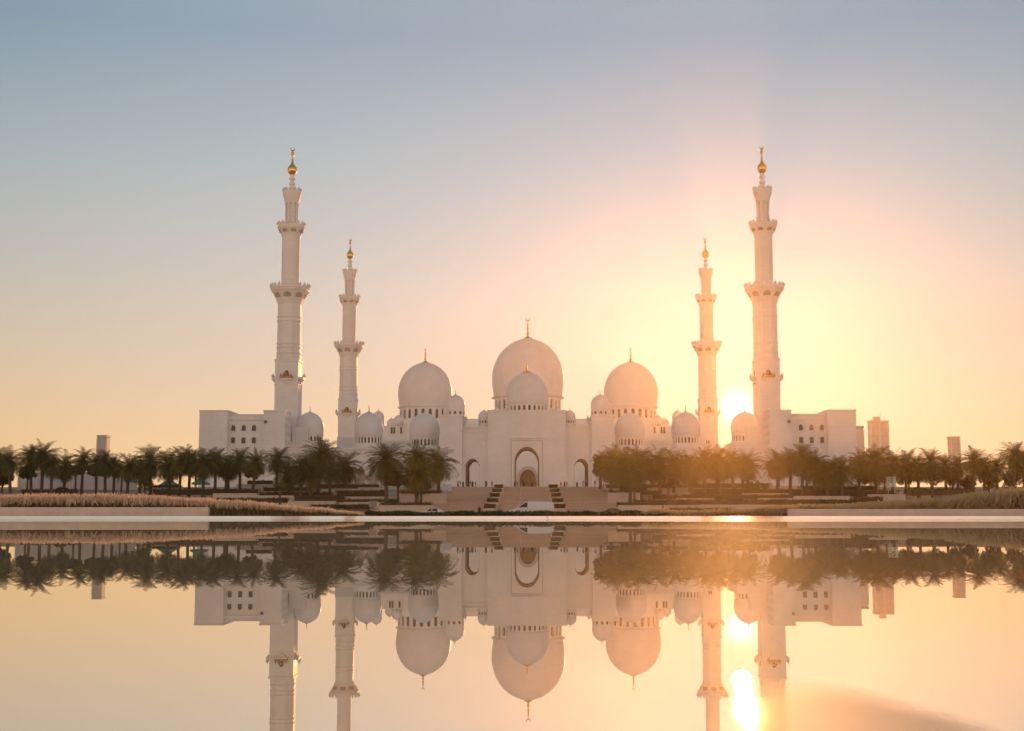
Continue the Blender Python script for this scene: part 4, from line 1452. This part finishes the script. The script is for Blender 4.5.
PALMS_R = [
    (611, 447, 300, 1.15), (621, 443, 278, 1.3), (640, 445, 284, 1.2), (629, 452, 250, 1.1), (659, 443.5, 292, 1.2), (673, 449, 280, 1.15), (690, 449, 276, 1.15), (704, 446, 288, 1.2),
    (719, 444, 282, 1.25), (733, 448, 290, 1.2), (748, 448, 296, 1.15), (776, 448, 292, 1.1), (789, 447, 284, 1.1), (801, 441.5, 280, 1.15), (813, 449, 288, 1.1), (827, 456, 280, 1.1),
    (841, 454, 276, 1.1), (857, 446, 290, 1.1), (875, 444, 284, 1.2), (891, 446.5, 290, 1.1), (904, 448, 298, 1.05), (917, 452, 296, 1.0), (931, 447.5, 286, 1.1), (945, 453, 292, 1.05),
    (957, 455, 300, 1.0), (971, 445.5, 288, 1.05), (984, 452, 294, 1.0), (996, 454, 290, 1.0), (1011, 440.5, 284, 1.12), (1023, 448, 290, 1.0), (1037, 446, 286, 1.05)]
ORD = ['first', 'second', 'third', 'fourth', 'fifth', 'sixth', 'seventh', 'eighth', 'ninth', 'tenth', 'eleventh', 'twelfth', 'thirteenth', 'fourteenth', 'fifteenth',
       'sixteenth', 'seventeenth', 'eighteenth', 'nineteenth', 'twentieth', 'twenty-first', 'twenty-second', 'twenty-third', 'twenty-fourth', 'twenty-fifth', 'twenty-sixth',
       'twenty-seventh', 'twenty-eighth', 'twenty-ninth', 'thirtieth', 'thirty-first']
SPECIAL = {43.5: 'tallest date palm at the left edge, rising above its neighbours', 83: 'slender date palm with open fronds just left of the slim far tower',
           107: 'date palm just right of the slim far tower at the left', 152.5: 'tall date palm above the round yellow-green bush',
           318: 'tallest date palm before the round dome beside the left tall minaret', 276: 'date palm with free trunk below the foot of the left tall minaret',
           346: 'date palm before the rear left minaret, rightmost of its row', 1011: 'tallest date palm at the right edge with spiky upright crown',
           971: 'slender date palm with free trunk right of the slim dark tower', 875: 'broad date palm before the pale tower with the vertical seam',
           801: 'tall date palm before the windows of the right corner building', 621: 'broad date palm nearest the stairs on the right, on its front wall',
           719: 'broad date palm right under the setting sun'}
def palm(u, v, D, cs, var, bright, lab, group, zbase=None):
    x = X(u, D, v)
    ztop = Z(v, D)
    zb = terrain_z(D) if zbase is None else zbase
    cm, cb, dm, tm, top = PALM[var]
    cs *= rnd.uniform(0.88, 1.10)
    top_rise = top * cs * 0.97
    h = max(2.5, ztop - top_rise - zb)
    root = empty('date_palm', (x, D, zb), lab, 'palm tree', group)
    t = link('trunk', tm, root)
    ts = 0.85 + 0.25 * cs
    t.scale = (ts, ts, h / 8.0)
    rz = rnd.uniform(0, 6.28)
    c = link('crown', cb if bright else cm, root, (0, 0, h))
    c.scale = (cs * rnd.uniform(0.94, 1.06),) * 2 + (cs,)
    c.rotation_euler = (rnd.gauss(0, 0.05), rnd.gauss(0, 0.05), rz)
    d = link('dead_fronds', dm, root, (0, 0, h))
    d.scale = (cs, cs, cs)
    d.rotation_euler = (0, 0, rz)
    lean = rnd.gauss(0, 0.035)
    root.rotation_euler = (rnd.gauss(0, 0.012), lean, 0)
    return root
for row, side, edge, grp in ((PALMS_L, 'left', 'left', 'date palms left of the stairs'), (PALMS_R, 'right', 'left', 'date palms right of the stairs')):
    row = sorted(row)
    for i, (u, v, D, cs) in enumerate(row):
        if u in SPECIAL: lab = SPECIAL[u]
        elif side == 'left':
            lab = f'dark date palm, {ORD[i-1] if i else ""} from the left edge in the left palm row'
            if i == 0: lab = 'date palm standing just past the left edge of the palm row'
        else:
            lab = f'hazy date palm, {ORD[i]} from the stairs in the right palm row'
            if u > 1030: lab = 'date palm standing just past the right edge of the palm row'
        palm(u, v, D, cs, (i * 2 + (i // 3)) % 5, False, lab, grp)
for (u, v, D, cs, var, br, lab) in (
        (387, 440.5, 248, 1.28, 2, False, 'big broad date palm on the tan wall, left of the front pair'),
        (417, 455, 246, 1.12, 0, True, 'big yellowish date palm on the tan wall, right of the front pair'),
        (419, 438.5, 268, 1.25, 4, False, 'tall dark date palm behind the yellowish one left of the stairs'),
        (439, 446, 272, 1.15, 1, False, 'dark date palm nearest the stairs on the left, behind the front pair')):
    palm(u, v, D, cs, var, br, lab, 'date palms left of the stairs', Z(503.5, D) if D < 260 else None)

# ------------------------------------------------------------------ shade trees and bushes
def crown_mb(seed, rx, ry, rz, nclump, nleaf, leaf):
    r = random.Random(seed)
    cl = []
    for _ in range(nclump):
        while True:
            p = Vector((r.uniform(-1, 1), r.uniform(-1, 1), r.uniform(-0.75, 1)))
            if 0.25 < p.length < 0.95: break
        cl.append((Vector((p.x*rx, p.y*ry, p.z*rz)), r.uniform(0.28, 0.48) * min(rx, rz)))
    mb = MB()
    def fn(q):
        c, s = cl[q.randrange(len(cl))]
        d = Vector((q.gauss(0, 1), q.gauss(0, 1), q.gauss(0, 1))).normalized()
        return c + d * s * q.uniform(0.55, 1.08), d
    leafy(mb, fn, nleaf, leaf, seed + 1, 0.1)
    return mb, cl
def shade_tree(name, u, vt, vb, D, wpx, lab, cat, seed, mat='leaf', trunk=True, group=None, leaf=0.42, nleaf=2600, tb=None):
    x = X(u, D, vt)
    zt_, zb_ = Z(vt, D), Z(vb, D)
    base = terrain_z(D) if tb is None else tb
    rx = wpx / 2 * PXM(D)
    rz = (zt_ - zb_) / 2
    root = empty(name, (x, D, base), lab, cat, group)
    mb, cl = crown_mb(seed, rx*0.82, rx*0.8, rz*0.82, 16, nleaf, leaf)
    cz = (zt_ + zb_) / 2 - base
    mb.build('crown' if trunk else 'foliage', M[mat], root, (0, 0, cz))
    t = MB()
    r0 = max(0.04, 0.045 * (zt_ - base))
    t.tube([(0, 0, -0.3), (0.05, 0.02, cz*0.4), (0.02, 0, cz - rz*0.3)], [r0, r0*0.8, r0*0.5], 8)
    for c, s in cl[:7]:
        t.tube([(0.02, 0, max(0.3, cz - rz*0.6)), (c.x*0.5, c.y*0.5, cz + c.z*0.35), (c.x, c.y, cz + c.z)], [r0*0.5, r0*0.3, r0*0.12], 5)
    t.build('trunk' if trunk else 'stem', M['bark'], root)
    return root
G1, G2 = 'shade trees behind the left palms', 'shade trees behind the right palms'
for i, (u, vt, vb, wpx) in enumerate(((3, 464, 488, 22), (28, 464, 480, 18), (76, 463, 476, 22), (97, 464, 477, 22), (122, 465, 480, 20), (196, 462, 476, 22), (226, 462, 478, 22), (254, 462, 480, 24))):
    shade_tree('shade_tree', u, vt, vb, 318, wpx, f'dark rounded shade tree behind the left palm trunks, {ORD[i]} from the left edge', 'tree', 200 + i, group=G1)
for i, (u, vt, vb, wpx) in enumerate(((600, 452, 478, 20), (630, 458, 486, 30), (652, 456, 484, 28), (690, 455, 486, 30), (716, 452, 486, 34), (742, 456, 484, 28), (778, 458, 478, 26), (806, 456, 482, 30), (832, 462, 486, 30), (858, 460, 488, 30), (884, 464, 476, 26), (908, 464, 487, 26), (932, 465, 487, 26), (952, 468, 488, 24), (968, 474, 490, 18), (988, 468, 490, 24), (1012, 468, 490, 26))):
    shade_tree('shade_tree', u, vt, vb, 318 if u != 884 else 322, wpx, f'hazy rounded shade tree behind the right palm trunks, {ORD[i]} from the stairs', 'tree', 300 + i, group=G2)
shade_tree('bush', 145, 470.5, 492, 282, 19, 'round yellow-green bush beside the long pale wall', 'bush', 401, 'leaf_yellow', False, leaf=0.3, nleaf=2200)
shade_tree('bush', 62, 486.5, 493.5, 285, 20, 'low dark green bush at the feet of the left edge palms', 'bush', 402, 'hedge_green', False, leaf=0.22, nleaf=1500)
shade_tree('bush', 918, 487.5, 498, 270, 20, 'yellow-green bush below the palms, right of the picture board', 'bush', 403, 'leaf_yellow', False, leaf=0.25, nleaf=1800)
shade_tree('bush', 758, 481, 492, 290, 24, 'rounded yellow-green bush under the right tall minaret', 'bush', 404, 'leaf_yellow', False, leaf=0.3, nleaf=1800)
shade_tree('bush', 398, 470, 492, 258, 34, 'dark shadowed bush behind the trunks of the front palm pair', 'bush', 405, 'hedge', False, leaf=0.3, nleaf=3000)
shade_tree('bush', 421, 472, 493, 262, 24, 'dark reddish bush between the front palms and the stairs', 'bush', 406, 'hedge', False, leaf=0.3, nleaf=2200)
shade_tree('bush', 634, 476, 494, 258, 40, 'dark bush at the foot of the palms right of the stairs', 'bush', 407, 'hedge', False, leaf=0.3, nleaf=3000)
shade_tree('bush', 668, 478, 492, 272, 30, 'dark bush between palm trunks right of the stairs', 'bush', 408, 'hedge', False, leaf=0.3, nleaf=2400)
shade_tree('bush', 668, 509, 514.5, 150, 30, 'low rounded green bush by the road right of the stairs', 'bush', 409, 'hedge_green', False, leaf=0.16, nleaf=2200)
shade_tree('bush', 690, 509.5, 514.5, 152, 26, 'low rounded green bush by the road behind the straw reeds', 'bush', 410, 'hedge_green', False, leaf=0.16, nleaf=2000)
shade_tree('sapling', 280, 481.5, 489.5, 200, 15, 'thin young tree with small yellow-green crown before the terrace hedges', 'tree', 411, 'leaf_yellow', True, leaf=0.18, nleaf=700)

# ------------------------------------------------------------------ small structures
def boundary_wall():
    D = 330
    x0, x1 = X(18, D), X(136, D)
    root = empty('boundary_wall', ((x0+x1)/2, D, terrain_z(D) - 0.2), 'long pale blank wall behind the palms at the left', 'wall')
    h = Z(473.2, D) - terrain_z(D) + 0.2
    L = (x1 - x0) / 2
    m = MB(); m.box(-L, L, 0, 0.6, 0, h); m.build('wall_body', M['render_wall'], root)
    m = MB(); m.box(-L - 0.1, L + 0.1, -0.12, 0.72, h + 0.004, h + 0.25); m.build('coping', M['render_wall'], root)
    for k in range(7):
        m = MB(); x = -L + 2 * L * k / 6
        m.box(x - 0.25, x + 0.25, -0.15, 0.0, 0, h - 0.1); m.build('pier', M['render_wall'], root)
boundary_wall()
def canopy(u, D, vt, vb, wpx, lab):
    hw2 = wpx / 2 * PXM(D)
    zt_, ze = Z(vt, D), Z(vb, D)
    zg = ZP - 1.6
    root = empty('canopy_tent', (X(u, D), D, zg), lab, 'canopy', 'green canopies by the left palms')
    m = MB()
    prof = [(hw2, ze), (hw2*0.98, ze + 0.02), (hw2*0.62, ze + (zt_-ze)*0.42), (hw2*0.28, ze + (zt_-ze)*0.75), (0.05, zt_)]
    m.lathe([(r*1.414, z - zg) for r, z in prof], 4, rot=math.pi/4, cap=False)
    m.box(-hw2, hw2, -hw2 - 0.02, -hw2, ze - zg - 0.35, ze - zg - 0.003)
    m.box(-hw2, hw2, hw2, hw2 + 0.02, ze - zg - 0.35, ze - zg - 0.003)
    m.box(-hw2 - 0.02, -hw2, -hw2, hw2, ze - zg - 0.35, ze - zg - 0.003)
    m.box(hw2, hw2 + 0.02, -hw2, hw2, ze - zg - 0.35, ze - zg - 0.003)
    m.build('canopy', M['green_cloth'], root)
    for sx in (-1, 1):
        for sy in (-1, 1):
            p = MB(); p.tube([(sx*hw2*0.93, sy*hw2*0.93, 0), (sx*hw2*0.93, sy*hw2*0.93, ze - zg - 0.02)], 0.05, 8)
            p.build('pole', M['steel'], root)
canopy(169, 306, 479, 485, 17, 'green peaked canopy between palm trunks, the left of two')
canopy(200.5, 312, 478.5, 483, 15, 'green peaked canopy nearer the corner building, the right of two')
def booth():
    D = 268
    x0, x1 = X(441, D), X(451.3, D)
    zt_, zb_ = Z(484.2, D), Z(491, D)
    root = empty('booth', ((x0+x1)/2, D, zb_), 'small bluish white booth beside the top of the stairs', 'booth')
    w2, h = (x1-x0)/2, zt_ - zb_
    m = MB(); m.box(-w2*0.95, w2*0.95, 0, 1.8, 0, h - 0.14); m.build('cabin', M['booth'], root)
    m = MB(); m.box(-w2, w2, -0.12, 1.95, h - 0.139, h); m.build('roof', M['booth'], root)
    m = MB(); m.box(-w2, w2, -0.1, 1.9, -0.5, -0.004); m.build('plinth', M['kerb'], root)
    m = MB(); m.box(-w2*0.9, w2*0.9, -0.02, 0.0, 0.06, 0.12); m.box(-0.03, 0.03, -0.02, 0.0, 0.12, h-0.2); m.build('panel_joint', M['steel'], root)
booth()
def board(u0, u1, vt, vb, D, lab, mat, zg, name):
    x0, x1 = X(u0, D), X(u1, D)
    zt_, zb_ = Z(vt, D), Z(vb, D)
    root = empty(name, ((x0+x1)/2, D, zg), lab, 'sign')
    w2 = (x1-x0)/2
    m = MB(); m.box(-w2, w2, 0, 0.08, zb_ - zg, zt_ - zg); m.build('board', M[mat], root)
    f = MB()
    t = max(0.02, w2 * 0.05)
    f.box(-w2 - t, w2 + t, -0.02, 0.10, zt_ - zg + 0.002, zt_ - zg + t); f.box(-w2 - t, w2 + t, -0.02, 0.10, zb_ - zg - t, zb_ - zg - 0.002)
    f.box(-w2 - t, -w2 - 0.002, -0.02, 0.10, zb_ - zg - 0.002, zt_ - zg + 0.002); f.box(w2 + 0.002, w2 + t, -0.02, 0.10, zb_ - zg - 0.002, zt_ - zg + 0.002)
    f.build('frame', M['steel'], root)
    for s in (-1, 1):
        p = MB(); p.box(s*w2*0.7 - t, s*w2*0.7 + t, 0.10, 0.10 + 2*t, -0.2, zt_ - zg - t); p.build('post', M['steel'], root)
board(887.5, 896.5, 477, 487, 282, 'pale picture board with green patches among the right palms', 'board', terrain_z(282), 'picture_board')
board(369.5, 377, 501.5, 506.5, 76, 'small brownish sign on short posts where the pink grass ends', 'sign', 0.05, 'small_sign')

# ------------------------------------------------------------------ cars
def car(name, x, y, L, Hh, kind, paint, lab, rot=0):
    """A car facing -x, built about its middle on the road."""
    W = 1.84
    root = empty(name, (x, y, 0.062), lab, 'car')
    wr = 0.34 if kind != 'van' else 0.36
    xa, xb = -L/2, L/2
    fw, rw = xa + L*0.19, xb - L*0.2
    zb, zs = 0.24, Hh * 0.56        # sill and waist
    if kind == 'van':
        top = [(xa, zb), (xa, zb + 0.35), (xa + 0.12, zs*0.86), (xa + 0.75, zs*1.02), (xb - 0.05, zs*1.06), (xb, zs*0.9), (xb, zb + 0.1)]
        roof = [(xa + 0.62, zs*1.01), (xa + 1.75, Hh*0.985), (xa + 2.3, Hh), (xb - 0.55, Hh*0.985), (xb - 0.18, Hh*0.94), (xb - 0.04, zs*1.06)]
    else:
        top = [(xa, zb + 0.05), (xa + 0.02, zb + 0.38), (xa + 0.2, zs*0.88), (xa + 1.25, zs*1.03), (xb - 0.9, zs*1.07), (xb - 0.08, zs*1.02), (xb, zs*0.75), (xb - 0.03, zb + 0.1)]
        roof = [(xa + 1.15, zs*1.02), (xa + 1.95, Hh*0.965), (xa + 2.4, Hh), (xb - 1.6, Hh*0.985), (xb - 1.05, Hh*0.88), (xb - 0.45, zs*1.06)]
    def wheel_arc(cx):
        return [(cx + (wr + 0.06) * math.cos(a), zb + (wr + 0.06 - (zb - wr)*0) * math.sin(a) + 0.0) for a in [math.pi * k / 10 for k in range(11)]]
    outline = list(top) + wheel_arc(rw) + wheel_arc(fw)
    outline = [(a, b) for a, b in outline]
    m = MB()
    m.panel(outline, [], W, Matrix.Translation((0, -W/2, 0)))
    bo = m.build('body', M[paint], root)
    bv = bo.modifiers.new('edge', 'BEVEL'); bv.width = 0.05; bv.segments = 2; bv.limit_method = 'ANGLE'
    # cabin narrows towards the roof
    cb = MB()
    n = len(roof)
    vs = []
    for sgn in (-1, 1):
        for (a, b) in roof:
            k = (b - zs) / (Hh - zs)
            vs.append((a, sgn * (W/2 - 0.04 - 0.16 * max(0, k)), b))
    fs = [tuple(range(n)), tuple(range(2*n - 1, n - 1, -1))] + [(i, n + i, n + (i+1) % n, (i+1) % n) for i in range(n)]
    cb.add(vs, fs)
    co = cb.build('cabin', M[paint], root)
    bv = co.modifiers.new('edge', 'BEVEL'); bv.width = 0.05; bv.segments = 2; bv.limit_method = 'ANGLE'
    # side windows proud of the cabin by a few millimetres
    def sidewin(pts, sgn):
        g_ = MB()
        v_ = [(a, sgn * (W/2 - 0.04 - 0.16 * max(0, (b - zs)/(Hh - zs)) + 0.006), b) for a, b in pts]
        g_.add(v_, [tuple(range(len(v_))) if sgn < 0 else tuple(reversed(range(len(v_))))])
        g_.build('side_window', M['car_glass'], root)
    zt1, zt0 = Hh * 0.92, zs * 1.10
    r0, r1 = roof[0], roof[1]
    slope = (r1[0] - r0[0]) / (r1[1] - r0[1])
    fx = lambda z: r0[0] + slope * (z - r0[1]) + 0.14
    xm = (xa + xb) / 2 + 0.05 if kind != 'van' else xa + 1.95
    xe = xb - 0.35 if kind == 'van' else xb - 1.25
    for sgn in (-1, 1):
        sidewin([(fx(zt0), zt0), (xm - 0.05, zt0), (xm - 0.05, zt1), (fx(zt1), zt1)], sgn)
        if kind != 'van':
            sidewin([(xm + 0.05, zt0), (xe, zt0), (xe - 0.12, zt1), (xm + 0.05, zt1)], sgn)
    # windscreen
    ws = MB()
    d = 0.012
    lo, hi = (fx(zt0) - 0.17, zt0), (fx(zt1) - 0.17, zt1)
    ws.add([(lo[0] - d, -W/2 + 0.16, lo[1]), (lo[0] - d, W/2 - 0.16, lo[1]), (hi[0] - d, W/2 - 0.26, hi[1]), (hi[0] - d, -W/2 + 0.26, hi[1])], [(3, 2, 1, 0)])
    ws.build('windscreen', M['car_glass'], root)
    for cx in (fw, rw):
        for sgn in (-1, 1):
            t = MB()
            t.lathe([(wr*0.66, -0.11), (wr*0.94, -0.11), (wr, -0.07), (wr, 0.07), (wr*0.94, 0.11), (wr*0.66, 0.11)], 24)
            to = t.build('wheel', M['tyre'], root, (cx, sgn * (W/2 - 0.12), wr), 40)
            to.rotation_euler = (R(90), 0, 0)
            q = MB()
            q.lathe([(0.05, 0.125), (wr*0.6, 0.118), (wr*0.66, 0.10), (wr*0.66, -0.10), (wr*0.6, -0.118), (0.05, -0.125)], 20)
            q.build('rim', M['rim'], to, smooth=40)
    for sgn in (-1, 1):
        h_ = MB(); h_.box(xa - 0.01, xa + 0.22, sgn*(W/2 - 0.30) - 0.16, sgn*(W/2 - 0.30) + 0.16, zs*0.68, zs*0.82); h_.build('headlight', M['lamp_glass'], root)
        h_ = MB(); h_.box(xb - 0.16, xb + 0.012, sgn*(W/2 - 0.22) - 0.12, sgn*(W/2 - 0.22) + 0.12, zs*0.72, zs*0.95); h_.build('tail_light', M['tail_glass'], root)
        mi = MB(); mi.box(fx(zt0) + 0.02, fx(zt0) + 0.14, sgn*(W/2 + 0.08) - 0.09, sgn*(W/2 + 0.08) + 0.09, zt0 + 0.02, zt0 + 0.16); mi.build('mirror', M[paint], root)
        dh = MB(); dh.box(xm - 0.32, xm - 0.12, sgn*(W/2 + 0.012) - 0.012, sgn*(W/2 + 0.012) + 0.012, zs*0.88, zs*0.92); dh.build('door_handle', M['rim'], root)
        if kind == 'van':
            rr = MB()
            rr.tube([(xa + 2.0, sgn*0.62, Hh - 0.01), (xa + 2.15, sgn*0.62, Hh + 0.07), (xb - 1.3, sgn*0.62, Hh + 0.06), (xb - 1.1, sgn*0.62, Hh - 0.02)], 0.025, 6)
            rr.build('roof_rail', M['rim'], root)
    return root
DC = 145
car('white_van', X(532, DC), DC, 4.75, 1.62, 'van', 'car_white', 'white panel van with roof rails driving left before the stairs')
car('white_saloon', X(432, 208), 208, 4.4, 1.36, 'saloon', 'car_white', 'white saloon car half hidden behind ground cover left of the stairs')
car('dark_saloon', X(611, 207), 207, 4.5, 1.28, 'saloon', 'car_dark', 'dark saloon car half hidden behind ground cover right of the stairs')

# ------------------------------------------------------------------ people
def skin_body(joints, edges):
    me = bpy.data.meshes.new('body')
    me.from_pydata([j[0] for j in joints], edges, [])
    ob = bpy.data.objects.new('body', me)
    COL.objects.link(ob)
    mod = ob.modifiers.new('skin', 'SKIN')
    sv = me.skin_vertices[0].data
    for i, j in enumerate(joints):
        sv[i].radius = (j[1], j[2] if len(j) > 2 else j[1])
        sv[i].use_root = i == 0
    sb = ob.modifiers.new('sub', 'SUBSURF'); sb.levels = 1; sb.render_levels = 1
    dg = bpy.context.evaluated_depsgraph_get()
    out = bpy.data.meshes.new_from_object(ob.evaluated_get(dg))
    bpy.data.objects.remove(ob)
    return out
def person_mesh(robe, cloth, stride=0.0, arm=0.0, head_cloth=None):
    J = [((0,0,0.96), 0.14, 0.10), ((0,0,1.12), 0.125, 0.09), ((0,0,1.32), 0.155, 0.10), ((0,0,1.46), 0.075, 0.065), ((0,0,1.54), 0.055), ((0,0.0,1.64), 0.085, 0.095), ((0,0,1.73), 0.065, 0.075)]
    E = [(0,1),(1,2),(2,3),(3,4),(4,5),(5,6)]
    for s in (-1, 1):
        o = len(J)
        J += [((s*0.19, 0, 1.42), 0.058), ((s*0.25, 0.02 + s*arm*0.08, 1.15), 0.045), ((s*0.24, -0.08 + s*arm*0.2, 0.92), 0.036), ((s*0.24, -0.10 + s*arm*0.22, 0.82), 0.034, 0.02)]
        E += [(3, o), (o, o+1), (o+1, o+2), (o+2, o+3)]
    for s in (-1, 1):
        o = len(J)
        J += [((s*0.10, 0, 0.88), 0.095), ((s*0.11, s*stride*0.16, 0.50), 0.066), ((s*0.11, s*stride*0.30 + 0.02, 0.10), 0.045), ((s*0.115, s*stride*0.30 - 0.12, 0.035), 0.036, 0.03)]
        E += [(0, o), (o, o+1), (o+1, o+2), (o+2, o+3)]
    me = skin_body(J, E)
    if robe:
        bm = bmesh.new(); bm.from_mesh(me)
        n, prof = 16, [(0.27, 0.06), (0.25, 0.5), (0.205, 0.95), (0.19, 1.15), (0.20, 1.36), (0.12, 1.47)]
        ring = []
        for (r_, z) in prof:
            ring.append([bm.verts.new((r_*math.cos(2*math.pi*k/n)*1.0, r_*0.8*math.sin(2*math.pi*k/n), z)) for k in range(n)])
        newf = []
        for a, b in zip(ring, ring[1:]):
            for k in range(n):
                newf.append(bm.faces.new((a[k], a[(k+1)%n], b[(k+1)%n], b[k])))
        bm.to_mesh(me); bm.free()
    me.materials.clear()
    for mt in (M['cloth_' + cloth], M['skin'], M['cloth_' + head_cloth] if head_cloth else M['hair'], M['cloth_grey']):
        me.materials.append(mt)
    for p in me.polygons:
        z, x, y = p.center.z, abs(p.center.x), p.center.y
        if z > 1.50:
            p.material_index = 2 if (z > 1.68 or y > 0.03) else 1
            if head_cloth and z < 1.56: p.material_index = 2
        elif z < 0.88 and x > 0.20 and not robe: p.material_index = 1
        elif z < 0.92 and not robe: p.material_index = 3
        else: p.material_index = 0
        p.use_smooth = True
    return me
PM = {'black_robe': person_mesh(True, 'black', head_cloth='black'), 'white_robe': person_mesh(True, 'white', head_cloth='white'),
      'blue_shirt': person_mesh(False, 'blue', 0.8, 0.7), 'red_shirt': person_mesh(False, 'red', 0.2, 0.3), 'tan_shirt': person_mesh(False, 'tan', -0.7, -0.7),
      'black_clothes': person_mesh(False, 'black', 0.5, 0.4)}
PEOPLE = [
    (458, 'black_robe', 'person in black robe, leftmost of the visitors on the plaza'), (460.3, 'black_clothes', 'person in dark clothes beside the leftmost black robe'),
    (463, 'black_robe', 'person in black robe just left of the left side arch'), (470.3, 'blue_shirt', 'person in blue shirt walking inside the left side arch'),
    (472.5, 'black_robe', 'person in black robe standing inside the left side arch'), (475.5, 'red_shirt', 'person in red shirt at the right jamb of the left side arch'),
    (486, 'black_robe', 'person in black robe between left side arch and left planter'), (492, 'black_clothes', 'person in dark clothes just left of the left stepped planter'),
    (507, 'white_robe', 'person in white robe just right of the left stepped planter'), (514.7, 'black_robe', 'person in black robe at the left jamb of the main arch'),
    (517, 'black_clothes', 'person in dark clothes in the main arch beside the left jamb'), (523.5, 'black_robe', 'person in black robe near the middle of the main arch'),
    (526.6, 'blue_shirt', 'person in blue shirt in the middle of the main arch'), (532, 'black_robe', 'person in black robe right of the middle of the main arch'),
    (536.5, 'tan_shirt', 'person in tan shirt at the right jamb of the main arch'), (548, 'white_robe', 'person in white robe left of the right stepped planter'),
    (561, 'black_clothes', 'person in dark clothes just right of the right stepped planter'), (564.5, 'black_robe', 'person in black robe between right planter and right side arch'),
    (567, 'blue_shirt', 'person in blue shirt just left of the right side arch'), (577, 'black_robe', 'person in black robe inside the right side arch'),
    (583, 'red_shirt', 'person in red shirt at the right jamb of the right side arch'), (585.8, 'black_robe', 'person in black robe just right of the right side arch'),
    (595, 'black_clothes', 'person in dark clothes, rightmost of the visitors on the plaza')]
for i, (u, k, lab) in enumerate(PEOPLE):
    D = 336 + (i * 37 % 11)
    o = link('person', PM[k], None, (X(u, D, 485), D, ZP))
    o.rotation_euler = (0, 0, rnd.uniform(-1.5, 1.5))
    o.scale = (1.0, 1.0, rnd.uniform(0.96, 1.05))
    tag(o, lab, 'person', 'visitors before the gate')
o = link('person', PM['black_robe'], None, (X(479.5, 239), 238.4, 0.19))
o.location.z = terrain_z(238.4)
tag(o, 'person in black robe standing alone at the foot of the stairs, left', 'person')

# ------------------------------------------------------------------ bird on the rim
def bird():
    y = 58.9
    x = X(547.6, y)
    zg = -0.02 + 0.138 * (y - 58.0) / 1.4
    root = empty('bird', (x, y, zg), 'dark long-tailed bird standing on the pale pool edge before the white car', 'bird')
    J = [((0, 0, 0.17), 0.062), ((-0.09, 0, 0.20), 0.052), ((-0.15, 0, 0.24), 0.032), ((-0.185, 0, 0.275), 0.034), ((0.08, 0, 0.19), 0.045), ((0.16, 0, 0.235), 0.026)]
    me = skin_body(J, [(0,1),(1,2),(2,3),(0,4),(4,5)])
    me.materials.clear(); me.materials.append(M['feather'])
    for p in me.polygons: p.use_smooth = True
    link('body', me, root)
    t = MB(); t.add([(0.14,-0.03,0.22),(0.14,0.03,0.22),(0.29,0.035,0.36),(0.29,-0.035,0.36),(0.14,-0.03,0.235),(0.14,0.03,0.235),(0.28,0.03,0.372),(0.28,-0.03,0.372)],
                    [(0,1,2,3),(7,6,5,4),(0,3,7,4),(1,5,6,2),(2,6,7,3),(0,4,5,1)]); t.build('tail', M['feather'], root)
    b = MB(); b.lathe([(0.014, 0), (0.010, 0.025), (0.0, 0.06)], 8, cap=False); bo = b.build('beak', M['beak'], root, (-0.215, 0, 0.278)); bo.rotation_euler = (0, R(-95), 0)
    for s in (-1, 1):
        w_ = MB(); w_.lathe([(0.0, -0.12), (0.035, -0.07), (0.045, 0.0), (0.03, 0.08), (0.0, 0.15)], 10, cap=False)
        wo = w_.build('wing', M['feather'], root, (0.02, s*0.05, 0.195)); wo.rotation_euler = (0, R(72), 0); wo.scale = (1, 0.45, 1)
        l_ = MB(); l_.tube([(0.01, s*0.03, 0.13), (0.02, s*0.032, 0.06), (0.0, s*0.033, 0.005), (-0.05, s*0.035, 0.004)], [0.012, 0.008, 0.007, 0.005], 6)
        l_.build('leg', M['beak'], root)
bird()

# ------------------------------------------------------------------ evening haze
hz_ = MB()
hz_.box(-520, 520, -70, 735, -1.3, 124)
hm = bpy.data.materials.new('evening_haze')
hm.use_nodes = True
nt = hm.node_tree
for n in list(nt.nodes):
    nt.nodes.remove(n)
ho = nt.nodes.new('ShaderNodeOutputMaterial')
pv = nt.nodes.new('ShaderNodeVolumePrincipled')
pv.inputs['Color'].default_value = (0.97, 0.74, 0.40, 1)
pv.inputs['Density'].default_value = HAZE_DENSITY
pv.inputs['Anisotropy'].default_value = HAZE_G
nt.links.new(pv.outputs[0], ho.inputs['Volume'])
tag(hz_.build('haze', hm), kind='stuff')
